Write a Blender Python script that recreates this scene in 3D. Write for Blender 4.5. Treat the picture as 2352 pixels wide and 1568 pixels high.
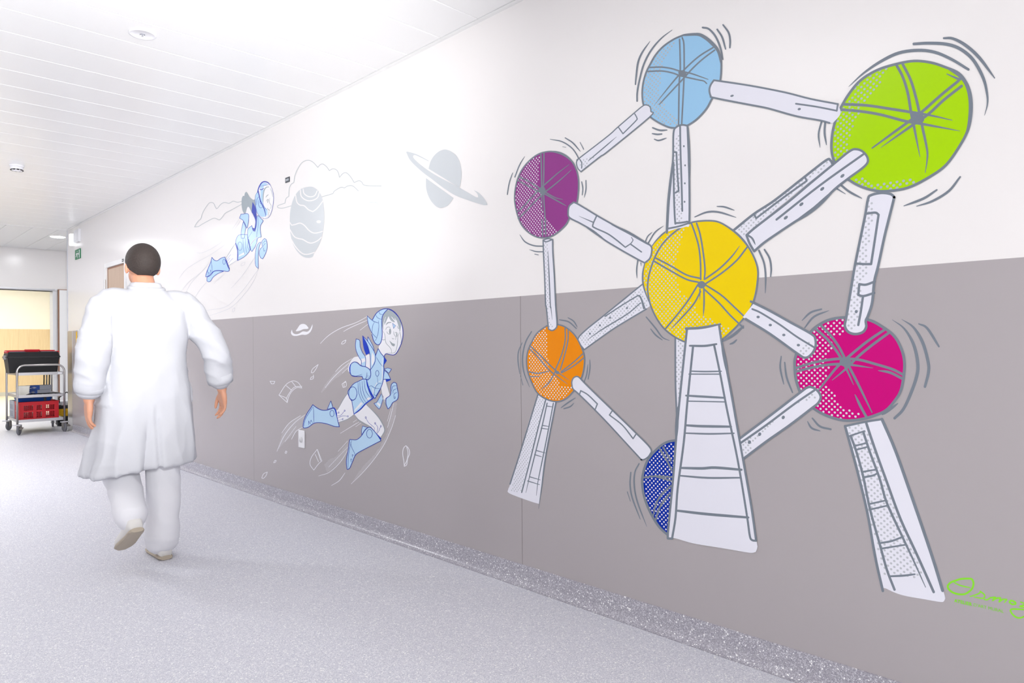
import bpy, bmesh, math, random
from mathutils import Vector, Matrix
from mathutils.geometry import tessellate_polygon
random.seed(7)
scene = bpy.context.scene
for o in list(bpy.data.objects): bpy.data.objects.remove(o)
COL = scene.collection

# ------------------------------------------------------------------ camera
F_PX, YAW, PITCH, ROLL, CAM_Z, WALL_X = 1588.187, 0.776045, 0.00367155, -0.00776964, 1.16, 2.37
_f = Vector((math.sin(YAW)*math.cos(PITCH), math.cos(YAW)*math.cos(PITCH), math.sin(PITCH)))
_r0 = Vector((math.cos(YAW), -math.sin(YAW), 0)); _u0 = _r0.cross(_f)
_r = _r0*math.cos(ROLL) + _u0*math.sin(ROLL); _u = _u0*math.cos(ROLL) - _r0*math.sin(ROLL)
CAM = Vector((0, 0, CAM_Z))
cam = bpy.data.cameras.new('camera'); cam.sensor_width = 36; cam.lens = F_PX/2352*36; cam.clip_end = 200; cam.clip_start = .02
camo = bpy.data.objects.new('camera', cam); COL.objects.link(camo)
camo.matrix_world = Matrix(((_r.x, _u.x, -_f.x, 0), (_r.y, _u.y, -_f.y, 0), (_r.z, _u.z, -_f.z, CAM_Z), (0, 0, 0, 1)))
scene.camera = camo
def ray(x, y): return _r*((x-1176)/F_PX) - _u*((y-784)/F_PX) + _f
def on_plane(x, y, axis, v):
    d = ray(x, y); return CAM + d*((v-CAM[axis])/d[axis])

# ------------------------------------------------------------------ world, exposure
scene.view_settings.view_transform = 'Standard'; scene.view_settings.look = 'None'
scene.view_settings.gamma = 1; scene.view_settings.use_curve_mapping = False
scene.view_settings.exposure = 0.57
cy_ = scene.cycles; cy_.max_bounces = 5; cy_.diffuse_bounces = 4; cy_.glossy_bounces = 3; cy_.caustics_reflective = False; cy_.caustics_refractive = False; cy_.adaptive_threshold = .05
SKY = 2.15
world = bpy.data.worlds.new('overcast_daylight'); scene.world = world; world.use_nodes = True
_bg = world.node_tree.nodes['Background']; _bg.inputs[0].default_value = (1.0, .99, .98, 1); _bg.inputs[1].default_value = SKY
CEILING_LAMP = 140.0; CROSS_LAMP = 75.0; ADDED_ROOM_LAMP = 12.5
# the photographer's flash, bounced off the ceiling ahead of the camera
_fl = bpy.data.lights.new('bounce_flash', 'SPOT'); _fl.energy = 800; _fl.spot_size = 1.28; _fl.spot_blend = 1.0; _fl.shadow_soft_size = .08
_flo = bpy.data.objects.new('bounce_flash', _fl); COL.objects.link(_flo); _flo.location = (.05, -.1, 1.45)
_flo.rotation_euler = (Vector((.62, 4.3, 2.81))-Vector((.05, -.1, 1.45))).to_track_quat('-Z', 'Y').to_euler()

# ------------------------------------------------------------------ materials
def lin(c):
    c /= 255.0
    return c/12.92 if c <= .04045 else ((c+.055)/1.055)**2.4
MATS = {}
def mat(name, rgb, rough=.5, spec=.4, metal=0, emit=0, noise=0, scale=20, bump=0, bscale=200, coat=0, trans=0):
    """rgb in sRGB 0-255"""
    if name in MATS: return MATS[name]
    m = bpy.data.materials.new(name); m.use_nodes = True; nt = m.node_tree; b = nt.nodes['Principled BSDF']
    c = tuple(lin(v) for v in rgb)
    b.inputs['Base Color'].default_value = (*c, 1); b.inputs['Roughness'].default_value = rough
    b.inputs['Specular IOR Level'].default_value = spec; b.inputs['Metallic'].default_value = metal
    if coat: b.inputs['Coat Weight'].default_value = coat; b.inputs['Coat Roughness'].default_value = .25
    if trans: b.inputs['Transmission Weight'].default_value = trans
    if emit:
        b.inputs['Emission Color'].default_value = (*c, 1); b.inputs['Emission Strength'].default_value = emit
    if noise:
        tc = nt.nodes.new('ShaderNodeTexCoord'); n = nt.nodes.new('ShaderNodeTexNoise'); n.inputs['Scale'].default_value = scale; n.inputs['Detail'].default_value = 4
        mx = nt.nodes.new('ShaderNodeMix'); mx.data_type = 'RGBA'
        mx.inputs[6].default_value = (*(v*(1-noise) for v in c), 1); mx.inputs[7].default_value = (*(min(1, v*(1+noise)) for v in c), 1)
        nt.links.new(tc.outputs['Object'], n.inputs['Vector']); nt.links.new(n.outputs['Fac'], mx.inputs[0]); nt.links.new(mx.outputs[2], b.inputs['Base Color'])
    if bump:
        tc = nt.nodes.new('ShaderNodeTexCoord'); n = nt.nodes.new('ShaderNodeTexNoise'); n.inputs['Scale'].default_value = bscale
        bp = nt.nodes.new('ShaderNodeBump'); bp.inputs['Strength'].default_value = bump; bp.inputs['Distance'].default_value = .01
        nt.links.new(tc.outputs['Object'], n.inputs['Vector']); nt.links.new(n.outputs['Fac'], bp.inputs['Height']); nt.links.new(bp.outputs['Normal'], b.inputs['Normal'])
    MATS[name] = m
    return m
def wood_mat(name, light, dark, axis='Z', rough=.45):
    m = mat(name, light, rough); nt = m.node_tree; b = nt.nodes['Principled BSDF']
    tc = nt.nodes.new('ShaderNodeTexCoord'); mp = nt.nodes.new('ShaderNodeMapping')
    mp.inputs['Scale'].default_value = (30, 30, 1.2) if axis == 'Z' else (1.2, 30, 30)
    n = nt.nodes.new('ShaderNodeTexNoise'); n.inputs['Scale'].default_value = 2.2; n.inputs['Detail'].default_value = 6; n.inputs['Distortion'].default_value = .5
    r = nt.nodes.new('ShaderNodeValToRGB'); r.color_ramp.elements[0].position = .3; r.color_ramp.elements[1].position = .7
    r.color_ramp.elements[0].color = (*(lin(v) for v in dark), 1); r.color_ramp.elements[1].color = (*(lin(v) for v in light), 1)
    nt.links.new(tc.outputs['Object'], mp.inputs[0]); nt.links.new(mp.outputs[0], n.inputs['Vector']); nt.links.new(n.outputs['Fac'], r.inputs[0]); nt.links.new(r.outputs[0], b.inputs['Base Color'])
    return m
def vinyl_mat(name, base, dark, light, rough):
    """speckled safety vinyl: fine chips of lighter and darker grit"""
    m = mat(name, base, rough, spec=.28); nt = m.node_tree; b = nt.nodes['Principled BSDF']
    tc = nt.nodes.new('ShaderNodeTexCoord')
    def chips(scale, thr, seed):
        mp = nt.nodes.new('ShaderNodeMapping'); mp.inputs['Location'].default_value = (seed, seed*2, seed*3)
        v = nt.nodes.new('ShaderNodeTexVoronoi'); v.inputs['Scale'].default_value = scale
        sp = nt.nodes.new('ShaderNodeSeparateColor'); lt = nt.nodes.new('ShaderNodeMath'); lt.operation = 'LESS_THAN'; lt.inputs[1].default_value = thr
        nt.links.new(tc.outputs['Object'], mp.inputs[0]); nt.links.new(mp.outputs[0], v.inputs['Vector'])
        nt.links.new(v.outputs['Color'], sp.inputs[0]); nt.links.new(sp.outputs[0], lt.inputs[0])
        return lt
    prev = None
    for scale, thr, colr, seed in ((330, .34, dark, 1.3), (300, .17, light, 5.1), (210, .03, (250, 250, 250), 9.7)):
        c = chips(scale, thr, seed); mx = nt.nodes.new('ShaderNodeMix'); mx.data_type = 'RGBA'
        mx.inputs[6].default_value = (*(lin(v) for v in base), 1); mx.inputs[7].default_value = (*(lin(v) for v in colr), 1)
        if prev: nt.links.new(prev.outputs[2], mx.inputs[6])
        nt.links.new(c.outputs[0], mx.inputs[0]); prev = mx
    nt.links.new(prev.outputs[2], b.inputs['Base Color'])
    n = nt.nodes.new('ShaderNodeTexNoise'); n.inputs['Scale'].default_value = 260
    bp = nt.nodes.new('ShaderNodeBump'); bp.inputs['Strength'].default_value = .12 if rough > .4 else .04; bp.inputs['Distance'].default_value = .004
    nt.links.new(tc.outputs['Object'], n.inputs['Vector']); nt.links.new(n.outputs['Fac'], bp.inputs['Height']); nt.links.new(bp.outputs['Normal'], b.inputs['Normal'])
    return m

M_WALL = mat('white_wall_paint', (238, 235, 234), .19, .65)
M_GREY = mat('grey_wall_panel', (174, 168, 170), .3, .22)
M_CEIL = mat('ceiling_white_metal', (240, 240, 240), .3, .4)
M_TRIM = mat('white_lacquer', (238, 238, 238), .35, .4)
M_JOINT = mat('joint_shadow_grey', (96, 90, 84), .8, .1)
M_FLOOR = vinyl_mat('speckled_vinyl_floor', (217, 217, 225), (197, 198, 209), (236, 236, 241), .5)
M_SKIRT = vinyl_mat('speckled_vinyl_skirting', (172, 169, 178), (150, 148, 158), (202, 201, 208), .27)
M_STEEL = mat('brushed_steel', (196, 196, 200), .34, .5, metal=1, bump=.05, bscale=60)
M_CHROME = mat('stainless_tube', (188, 184, 182), .28, .5, metal=1)
M_WHITE = mat('white_plastic', (236, 236, 240), .4, .4)
M_BLACK = mat('black_plastic', (28, 28, 31), .45, .4)
M_DOORWOOD = wood_mat('pale_oak_veneer', (206, 182, 160), (190, 163, 140))
M_TAN = wood_mat('maple_wainscot', (228, 208, 172), (218, 194, 154))
M_BROWN = mat('brown_edge_band', (150, 110, 88), .5)
M_CREAM = mat('cream_wall_paint', (250, 247, 238), .5)
M_BEIGEFLOOR = mat('beige_floor', (226, 222, 205), .4, noise=.04, scale=60)
M_LAMP = mat('lamp_diffuser', (250, 252, 255), .5, emit=CEILING_LAMP)
M_LAMPX = mat('lamp_diffuser_cross', (250, 252, 255), .5, emit=CROSS_LAMP)
M_LAMP2 = mat('added_lamp_diffuser', (255, 253, 250), .5, emit=ADDED_ROOM_LAMP)

# ------------------------------------------------------------------ mesh helpers
def link(name, me, m, parent=None, loc=None):
    o = bpy.data.objects.new(name, me); COL.objects.link(o)
    if m is not None and hasattr(me, 'materials'): me.materials.append(m)
    if parent is not None: o.parent = parent
    if loc is not None: o.location = loc
    return o
def tag(o, label=None, cat=None, group=None, kind=None):
    if label: o['label'] = label
    if cat: o['category'] = cat
    if group: o['group'] = group
    if kind: o['kind'] = kind
    return o
def empty(name, loc=(0, 0, 0), rz=0):
    o = bpy.data.objects.new(name, None); COL.objects.link(o); o.location = loc; o.rotation_euler = (0, 0, rz); o.empty_display_size = .1
    return o
def bm_obj(name, bm, m, parent=None, smooth=False, loc=None):
    me = bpy.data.meshes.new(name); bm.normal_update(); bm.to_mesh(me); bm.free()
    if smooth:
        for p in me.polygons: p.use_smooth = True
    return link(name, me, m, parent, loc)
def add_box(bm, x0, x1, y0, y1, z0, z1, bevel=0, seg=2):
    vs = [bm.verts.new(p) for p in ((x0,y0,z0),(x1,y0,z0),(x1,y1,z0),(x0,y1,z0),(x0,y0,z1),(x1,y0,z1),(x1,y1,z1),(x0,y1,z1))]
    fs = [bm.faces.new([vs[i] for i in q]) for q in ((3,2,1,0),(4,5,6,7),(0,1,5,4),(1,2,6,5),(2,3,7,6),(3,0,4,7))]
    if bevel:
        es = list({e for f in fs for e in f.edges})
        bmesh.ops.bevel(bm, geom=es, offset=bevel, segments=seg, affect='EDGES', profile=.5)
def box(name, x0, x1, y0, y1, z0, z1, m, parent=None, bevel=0, seg=2):
    bm = bmesh.new(); add_box(bm, x0, x1, y0, y1, z0, z1, bevel, seg); return bm_obj(name, bm, m, parent)
def add_tube(bm, pts, r, n=10, cap=True, closed=False):
    pts = [Vector(p) for p in pts]; rings = []; N = len(pts); rr = r if isinstance(r, (list, tuple)) else [r]*N
    prev = None
    for i, p in enumerate(pts):
        if closed: t = (pts[(i+1) % N]-pts[i-1]).normalized()
        else: t = (pts[min(i+1, N-1)]-pts[max(i-1, 0)]).normalized()
        if prev is None:
            a = Vector((0, 0, 1)) if abs(t.z) < .9 else Vector((1, 0, 0)); prev = t.cross(a).normalized()
        else: prev = (prev - t*prev.dot(t)).normalized()
        b = t.cross(prev)
        rings.append([bm.verts.new(p + (prev*math.cos(k*2*math.pi/n)+b*math.sin(k*2*math.pi/n))*rr[i]) for k in range(n)])
    for i in range(N if closed else N-1):
        A, B = rings[i], rings[(i+1) % N]
        for k in range(n): bm.faces.new((A[k], A[(k+1) % n], B[(k+1) % n], B[k]))
    if cap and not closed: bm.faces.new(rings[0][::-1]); bm.faces.new(rings[-1])
def tube(name, pts, r, m, parent=None, n=10):
    bm = bmesh.new(); add_tube(bm, pts, r, n); return bm_obj(name, bm, m, parent, True)
def arc_pts(c, r, a0, a1, n, ax=(1, 0, 0), ay=(0, 0, 1)):
    ax, ay, c = Vector(ax), Vector(ay), Vector(c)
    return [c + ax*r*math.cos(a0+(a1-a0)*k/n) + ay*r*math.sin(a0+(a1-a0)*k/n) for k in range(n+1)]
def add_lathe(bm, prof, n=24, c=(0, 0, 0), axis='Z'):
    c = Vector(c); rings = []
    for r, h in prof:
        ring = []
        for k in range(n):
            a = 2*math.pi*k/n; v = Vector((r*math.cos(a), r*math.sin(a), h))
            if axis == 'X': v = Vector((v.z, v.x, v.y))
            if axis == 'Y': v = Vector((v.x, v.z, v.y))
            ring.append(bm.verts.new(c+v))
        rings.append(ring)
    for A, B in zip(rings, rings[1:]):
        for k in range(n): bm.faces.new((A[k], A[(k+1) % n], B[(k+1) % n], B[k]))
    if prof[0][0] > 1e-6: bm.faces.new(rings[0][::-1])
    if prof[-1][0] > 1e-6: bm.faces.new(rings[-1])
    bmesh.ops.remove_doubles(bm, verts=bm.verts, dist=1e-6)
    bmesh.ops.recalc_face_normals(bm, faces=bm.faces)
def lathe(name, prof, m, parent=None, c=(0, 0, 0), n=24, axis='Z', smooth=True):
    bm = bmesh.new(); add_lathe(bm, prof, n, c, axis); return bm_obj(name, bm, m, parent, smooth)
def loft(bm, rings, cap=True):
    R = [[bm.verts.new(p) for p in ring] for ring in rings]; n = len(R[0])
    for A, B in zip(R, R[1:]):
        for k in range(n): bm.faces.new((A[k], A[(k+1) % n], B[(k+1) % n], B[k]))
    if cap: bm.faces.new(R[0][::-1]); bm.faces.new(R[-1])
def struct(o): o['kind'] = 'structure'; return o
def text_mesh(txt, size, bold=0.0, align='LEFT', space=1.0):
    cu = bpy.data.curves.new('lettering', 'FONT'); cu.body = txt; cu.size = size; cu.align_x = align; cu.offset = bold; cu.space_character = space; cu.resolution_u = 3
    o = bpy.data.objects.new('lettering', cu); COL.objects.link(o)
    dg = bpy.context.evaluated_depsgraph_get(); me = bpy.data.meshes.new_from_object(o.evaluated_get(dg))
    bpy.data.objects.remove(o); bpy.data.curves.remove(cu); me.materials.clear()
    return me

# ------------------------------------------------------------------ the shell
H = 2.812; LEFT_X = -1.3; BACK_Y = -4.6; END_Y = 11.39; FAR_Y = 13.85
GREY_TOP = 1.391; SK = .098
struct(box('floor', -6, 9, BACK_Y-.2, FAR_Y-.02, -.12, 0, M_FLOOR))
# right wall with the mural: white core, door openings left in it
DOORS = ((8.69, 9.43), (7.67, 8.40)); DOOR_H = 2.12; FR = .055
wall = empty('wall_right', (0, 0, 0)); struct(wall)
def wall_core(y0, y1, z0, z1): return box('wall_section', WALL_X, WALL_X+.22, y0, y1, z0, z1, M_WALL, wall)
ycuts = [BACK_Y] + sum(([a-FR, b+FR] for a, b in sorted(DOORS)), []) + [END_Y]
for a, b in zip(ycuts[::2], ycuts[1::2]): wall_core(a, b, 0, H+.1)
for a, b in DOORS: wall_core(a-FR, b+FR, DOOR_H+FR, H+.1)
# grey panels, each three metres long with an open joint between
SEAMS = [BACK_Y, -.628, 2.354, 5.336, 7.67-FR]
for a, b in zip(SEAMS, SEAMS[1:]):
    box('wall_panel', WALL_X-.0008, WALL_X+.004, a+.0012, b-.0012, SK-.01, GREY_TOP, M_GREY, wall)
for a in SEAMS[1:-1]: box('panel_joint', WALL_X-.0003, WALL_X+.003, a-.0014, a+.0014, SK, GREY_TOP, M_JOINT, wall)
for a, b in ((8.40+FR, 8.69-FR), (9.43+FR, 11.13)):
    box('wall_panel', WALL_X-.0008, WALL_X+.004, a+.0012, b-.0012, SK-.01, GREY_TOP, M_GREY, wall)
guard = empty('trim_4', (WALL_X, 11.26, 0)); struct(guard); guard['label'] = 'brushed steel guard sheet on the wall corner beside the trolley'
bm = bmesh.new(); add_box(bm, -.004, .0, -.13, .135, .0, GREY_TOP, .001); bm_obj('face_plate', bm, M_STEEL, guard)
bm = bmesh.new(); add_box(bm, -.004, .22, .13, .136, .0, GREY_TOP, .001); bm_obj('return_plate', bm, M_STEEL, guard)
box('trim_1', WALL_X-.006, WALL_X+.03, END_Y-.012, END_Y+.008, GREY_TOP, H, mat('light_grey_trim', (205, 208, 216), .4))['kind'] = 'structure'

# coved skirting of speckled vinyl in a darker grey than the floor
def skirting(name, y0, y1):
    prof = [(0, SK), (-.006, SK-.002), (-.007, .04)]
    for k in range(9):
        a = math.pi/2*k/8; prof.append((-.007-.03*(1-math.cos(a)), .033*(1-math.sin(a))+.0005))
    prof += [(-.037, -.002), (0, -.002)]
    bm = bmesh.new(); loft(bm, [[Vector((WALL_X+x, y, z)) for x, z in prof] for y in (y0, y1)])
    bmesh.ops.recalc_face_normals(bm, faces=bm.faces)
    return struct(bm_obj(name, bm, M_SKIRT, None, False))
skirting('baseboard_right', BACK_Y, 7.67-FR); skirting('baseboard_between_doors', 8.40+FR, 8.69-FR); skirting('baseboard_right_end', 9.43+FR, 11.12)

struct(box('baseboard_left', LEFT_X, LEFT_X+.008, BACK_Y, END_Y, 0, SK, M_SKIRT))
# left wall with windows added for light, back wall, cross corridor, room beyond
left = empty('wall_left'); struct(left)
ADDED_WIN = [(-4.4, -2.75), (-2.65, -1.0), (-.9, .75)]  # unseen openings, placed and sized for the daylight they let in
def lw(y0, y1, z0, z1): box('wall_section', LEFT_X-.25, LEFT_X, y0, y1, z0, z1, M_WALL, left)
lw(BACK_Y, END_Y, 0, .25); lw(BACK_Y, END_Y, 2.66, H+.1)
ed = [BACK_Y] + [v for w in ADDED_WIN for v in w] + [END_Y]
for a, b in zip(ed[::2], ed[1::2]): lw(a, b, .25, 2.66)
for i, (a, b) in enumerate(ADDED_WIN):
    bm = bmesh.new(); X0, X1 = LEFT_X-.2, LEFT_X-.13
    for q in ((a, a+.05, .25, 2.66), (b-.05, b, .25, 2.66), (a, b, .25, .3), (a, b, 2.61, 2.66), ((a+b)/2-.03, (a+b)/2+.03, .25, 2.66)): add_box(bm, X0, X1, *q)
    struct(bm_obj('window_%d' % (i+1), bm, M_TRIM))
bk = empty('wall_back'); struct(bk)     # unseen end behind the camera, its glazing added to brighten the corridor
for q in ((LEFT_X-.25, WALL_X+.22, 0, .25), (LEFT_X-.25, WALL_X+.22, 2.66, H+.1), (LEFT_X-.25, -1.1, .25, 2.66), (2.15, WALL_X+.22, .25, 2.66)): box('wall_section', q[0], q[1], BACK_Y-.2, BACK_Y, q[2], q[3], M_WALL, bk)
bm = bmesh.new()
for q in ((-1.1, -1.05, .25, 2.66), (2.1, 2.15, .25, 2.66), (.5, .56, .25, 2.66), (-1.1, 2.15, .25, .3), (-1.1, 2.15, 2.61, 2.66)): add_box(bm, q[0], q[1], BACK_Y-.14, BACK_Y-.07, q[2], q[3])
struct(bm_obj('window_4', bm, M_TRIM))
struct(box('wall_cross_left', -6, LEFT_X-.25, END_Y-.2, END_Y, 0, H+.1, M_WALL))
struct(box('wall_cross_right', WALL_X+.22, 9, END_Y-.2, END_Y, 0, H+.1, M_WALL))
struct(box('wall_cross_end_left', -6.2, -6, END_Y-.2, FAR_Y+.2, 0, H+.1, M_WALL))
struct(box('wall_cross_end_right', 9, 9.2, END_Y-.2, FAR_Y+.2, 0, H+.1, M_WALL))
OPX0, OPX1, OPH = .9, 2.665, 2.12
far = empty('wall_far'); struct(far)
box('wall_section', -6, OPX0, FAR_Y, FAR_Y+.2, 0, H+.1, M_WALL, far); box('wall_section', OPX1, 9, FAR_Y, FAR_Y+.2, 0, H+.1, M_WALL, far)
box('wall_section', OPX0, OPX1, FAR_Y, FAR_Y+.2, OPH, H+.1, M_WALL, far)
# room beyond the doorway
RY = 20.6; RX = 3.9
struct(box('floor_room', -3, RX+.2, FAR_Y-.02, RY+.2, -.12, .001, M_BEIGEFLOOR))
struct(box('ceiling_room', -3, RX+.2, FAR_Y+.2, RY+.2, 2.9, 3.0, M_CEIL))
rb = empty('wall_room_back'); struct(rb)
box('wall_section', -3, RX+.2, RY, RY+.2, 1.62, 3.0, M_CREAM, rb)
k = -3.0
while k < RX-.01:
    box('wall_panel', k+.001, min(k+1.25, RX)-.001, RY-.012, RY+.1, .0, 1.62, M_TAN, rb); k += 1.25
box('baseboard_room', -3, RX, RY-.02, RY-.012, 0, .09, mat('grey_skirting', (200, 198, 190), .5))['kind'] = 'structure'
struct(box('wall_room_right', RX, RX+.2, FAR_Y+.2, RY, 0, 3.0, M_CREAM)); struct(box('wall_room_left', -3.2, -3, FAR_Y+.2, RY, 0, 3.0, M_CREAM))

# ceiling of white metal planks, each its own piece
ceil = empty('ceiling'); struct(ceil)
box('ceiling_backing', LEFT_X-.25, WALL_X, BACK_Y-.2, END_Y-.1, H+.03, H+.1, M_JOINT, ceil)
def plank_mesh(lx, ly):
    bm = bmesh.new(); add_box(bm, 0, lx, 0, ly, 0, .012, .0025, 1); me = bpy.data.meshes.new('ceiling_plank'); bm.to_mesh(me); bm.free(); me.materials.append(M_CEIL); return me
pm = plank_mesh(WALL_X-.028-LEFT_X, .2965)
j = 2.616
while j > BACK_Y: j -= .3
while j + .3 < END_Y-.02:
    o = bpy.data.objects.new('ceiling_plank', pm); COL.objects.link(o); o.parent = ceil; o.location = (LEFT_X, j+.00175, H); j += .3
CE = j
box('trim_2', WALL_X-.026, WALL_X, BACK_Y, END_Y, H-.003, H+.012, M_TRIM)['kind'] = 'structure'
box('trim_3', LEFT_X, WALL_X, CE+.004, CE+.03, H-.004, H+.012, M_TRIM)['kind'] = 'structure'
cc = empty('ceiling_cross'); struct(cc)
box('ceiling_backing', -6, 9, CE+.03, FAR_Y, H+.03, H+.1, M_JOINT, cc)
pm2 = plank_mesh(.2965, FAR_Y-.02-CE-.034)
for k in range(-20, 30):
    o = bpy.data.objects.new('ceiling_plank', pm2); COL.objects.link(o); o.parent = cc; o.location = (1.965+.3*k, CE+.034, H)

# ------------------------------------------------------------------ lamps of the place, with added ones at the far end
def downlight(x, y, r, label, m=None, z=None):
    t = empty('downlight', (x, y, H if z is None else z)); tag(t, label, 'ceiling light', 'round recessed downlights')
    lathe('rim', [(r, -.001), (r+.018, -.004), (r+.02, 0), (r+.02, .01), (r, .01)], M_WHITE, t, n=32)
    lathe('diffuser', [(0, -.0015), (r, -.0015), (r, .009), (0, .009)], m or M_LAMP, t, n=32)
    return t
downlight(2.40, 12.12, .095, 'lit round downlight in the cross corridor ceiling behind the trolley', M_LAMPX)
downlight(-.3, 7.7, .2, 'lit round downlight far down the corridor, left of the smoke detector')
downlight(.9, 12.5, .12, 'added lit round downlight out of view at the crossing, left of the far doorway', M_LAMPX)  # extra lamp added out of view to brighten the crossing
downlight(4.2, 12.5, .12, 'added lit round downlight in the cross corridor, unseen round the corner', M_LAMPX)  # another unseen lamp, added to lift the cross corridor
downlight(.28, 10.35, .09, 'small lit downlight near the end of the corridor')
for i, (x, y) in enumerate(((1.6, 15.8), (1.6, 18.4))):  # unseen panels added to make the far room bright
    t = empty('added_light_panel', (x, y, 2.9)); tag(t, ('added unseen square light panel in the room beyond, just inside the doorway', 'added unseen square light panel in the room beyond, near the maple wall')[i], 'ceiling light', 'added light panels of the far room')
    bm = bmesh.new(); add_box(bm, -.6, .6, -.6, .6, -.012, .0); bm_obj('diffuser', bm, M_LAMP2, t)
    bm = bmesh.new()
    for q in ((-.63, .63, -.63, -.6), (-.63, .63, .6, .63), (-.63, -.6, -.6, .6), (.6, .63, -.6, .6)): add_box(bm, *q, -.016, 0)
    bm_obj('frame', bm, M_WHITE, t)

# ------------------------------------------------------------------ mural helpers: flat vinyl pieces on the wall plane
def wall_yz(x, y):
    p = on_plane(x, y, 0, WALL_X); return p.y, p.z
def T(x0, y0, s):
    return lambda *c: [(x0+c[i]/s, y0+c[i+1]/s) for i in range(0, len(c), 2)]
def cr(p0, p1, p2, p3, t):
    return tuple(.5*((2*b)+(-a+c)*t+(2*a-5*b+4*c-d)*t*t+(-a+3*b-3*c+d)*t*t*t) for a, b, c, d in zip(p0, p1, p2, p3))
def smooth(pts, closed=False, n=5, ang=62):
    """Catmull-Rom through the points, sharp where the line turns hard"""
    N = len(pts)
    if N < 3: return list(pts)
    def corner(i):
        if not closed and i in (0, N-1): return True
        a = Vector(pts[i])-Vector(pts[i-1]); b = Vector(pts[(i+1) % N])-Vector(pts[i])
        if a.length < 1e-6 or b.length < 1e-6: return True
        return math.degrees(a.angle(b)) > ang
    cs = [corner(i) for i in range(N)]; out = []
    for i in range(N if closed else N-1):
        p1, p2 = pts[i], pts[(i+1) % N]
        p0 = pts[i-1] if not cs[i] else tuple(2*a-b for a, b in zip(p1, p2))
        p3 = pts[(i+2) % N] if not cs[(i+1) % N] else tuple(2*b-a for a, b in zip(p1, p2))
        for k in range(n): out.append(cr(p0, p1, p2, p3, k/n))
    if not closed: out.append(pts[-1])
    return out
LAYER = .00012; SEQ = 0
def lay(verts2, faces, name, m, layer, parent, kind=None):
    global SEQ
    SEQ += 1; x = WALL_X-.0012-LAYER*layer-(SEQ % 20)*1.2e-6   # a hair apart, so overlapping cuts never share a plane
    me = bpy.data.meshes.new(name)
    me.from_pydata([(x, *wall_yz(*v)) for v in verts2], [], faces); me.update()
    # all faces look out into the corridor
    bm = bmesh.new(); bm.from_mesh(me)
    for f in bm.faces:
        f.normal_update()
        if f.normal.x > 0: f.normal_flip()
    bm.to_mesh(me); bm.free()
    o = link(name, me, m, parent)
    if kind: o['kind'] = kind
    return o
def fill(name, pts, m, layer, parent, sm=True, ang=62):
    v = smooth(pts, True, ang=ang) if sm else list(pts)
    tri = tessellate_polygon([[Vector((a, b, 0)) for a, b in v]])
    return lay(v, [tuple(t) for t in tri], name, m, layer, parent)
def stroke(name, pts, w, m, layer, parent, t0=1., t1=1., closed=False, sm=True, ang=62):
    """ribbon of width w (photo pixels at its own place), t0/t1: relative width of the ends; it is cut at sharp corners
    and every cut lies a hair above the one before"""
    global SEQ
    SEQ += 1
    p = smooth(pts, closed, ang=ang) if sm else list(pts)
    def turn(i):
        a, b = Vector(p[i])-Vector(p[i-1]), Vector(p[(i+1) % len(p)])-Vector(p[i])
        return math.degrees(a.angle(b)) if a.length > 1e-9 and b.length > 1e-9 else 0
    if closed:
        cs = [i for i in range(len(p)) if turn(i) > 38]
        if cs: p = p[cs[0]:]+p[:cs[0]+1]
    ring = closed and not cs
    N = len(p); L = [0]
    for a, b in zip(p, p[1:]): L.append(L[-1]+math.dist(a, b))
    tot = L[-1] or 1
    def width(s):
        k = 1
        if not closed:
            if t0 < 1: q = min(1, s/.45); k *= t0+(1-t0)*q*(2-q)
            if t1 < 1: q = min(1, (1-s)/.45); k *= t1+(1-t1)*q*(2-q)
        return w*k/2
    cuts = [0] if ring else [0]+[i for i in range(1, N-1) if turn(i) > 38]+[N-1]
    runs = [(0, N-1)] if ring else list(zip(cuts, cuts[1:]))
    V = []; Fc = []
    x0 = WALL_X-.0012-LAYER*layer-(SEQ % 20)*1.2e-6
    for ri, (i0, i1) in enumerate(runs):
        q = p[i0:i1+1]; n = len(q); x = x0-ri*5e-6; base = len(V)
        def put(c): V.append((x, *wall_yz(*c)))
        for i in range(n):
            if ring: a, b = q[i-1], q[(i+1) % n]
            else: a, b = q[max(i-1, 0)], q[min(i+1, n-1)]
            dx, dy = b[0]-a[0], b[1]-a[1]; l = math.hypot(dx, dy) or 1; h = width(L[i0+i]/tot)
            put((q[i][0]-dy/l*h, q[i][1]+dx/l*h)); put((q[i][0]+dy/l*h, q[i][1]-dx/l*h))
        for i in range(n if ring else n-1):
            j = (i+1) % n; Fc.append((base+2*i, base+2*i+1, base+2*j+1, base+2*j))
        if not ring:
            for e, o2, k0 in ((0, 1, base), (n-1, n-2, base+2*(n-1))):
                h = width(L[i0+e]/tot)
                if h < w*.17: continue
                dx, dy = q[e][0]-q[o2][0], q[e][1]-q[o2][1]; l = math.hypot(dx, dy) or 1; dx, dy = dx/l*h, dy/l*h
                sg = 1 if e == 0 else -1; px, py = (dy*sg, -dx*sg) ; ids = [k0]
                for aa in (.2, .4, .6, .8):
                    c, s_ = math.cos(aa*math.pi), math.sin(aa*math.pi); put((q[e][0]+px*c+dx*s_, q[e][1]+py*c+dy*s_)); ids.append(len(V)-1)
                ids.append(k0+1); Fc.append(tuple(ids))
    me = bpy.data.meshes.new(name); me.from_pydata(V, [], Fc); me.update()
    bm = bmesh.new(); bm.from_mesh(me)
    for f in bm.faces:
        f.normal_update()
        if f.normal.x > 0: f.normal_flip()
    bm.to_mesh(me); bm.free()
    return link(name, me, m, parent)
def inside(p, poly):
    x, y = p; c = False
    for (x1, y1), (x2, y2) in zip(poly, poly[1:]+poly[:1]):
        if (y1 > y) != (y2 > y) and x < (x2-x1)*(y-y1)/(y2-y1)+x1: c = not c
    return c
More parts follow.
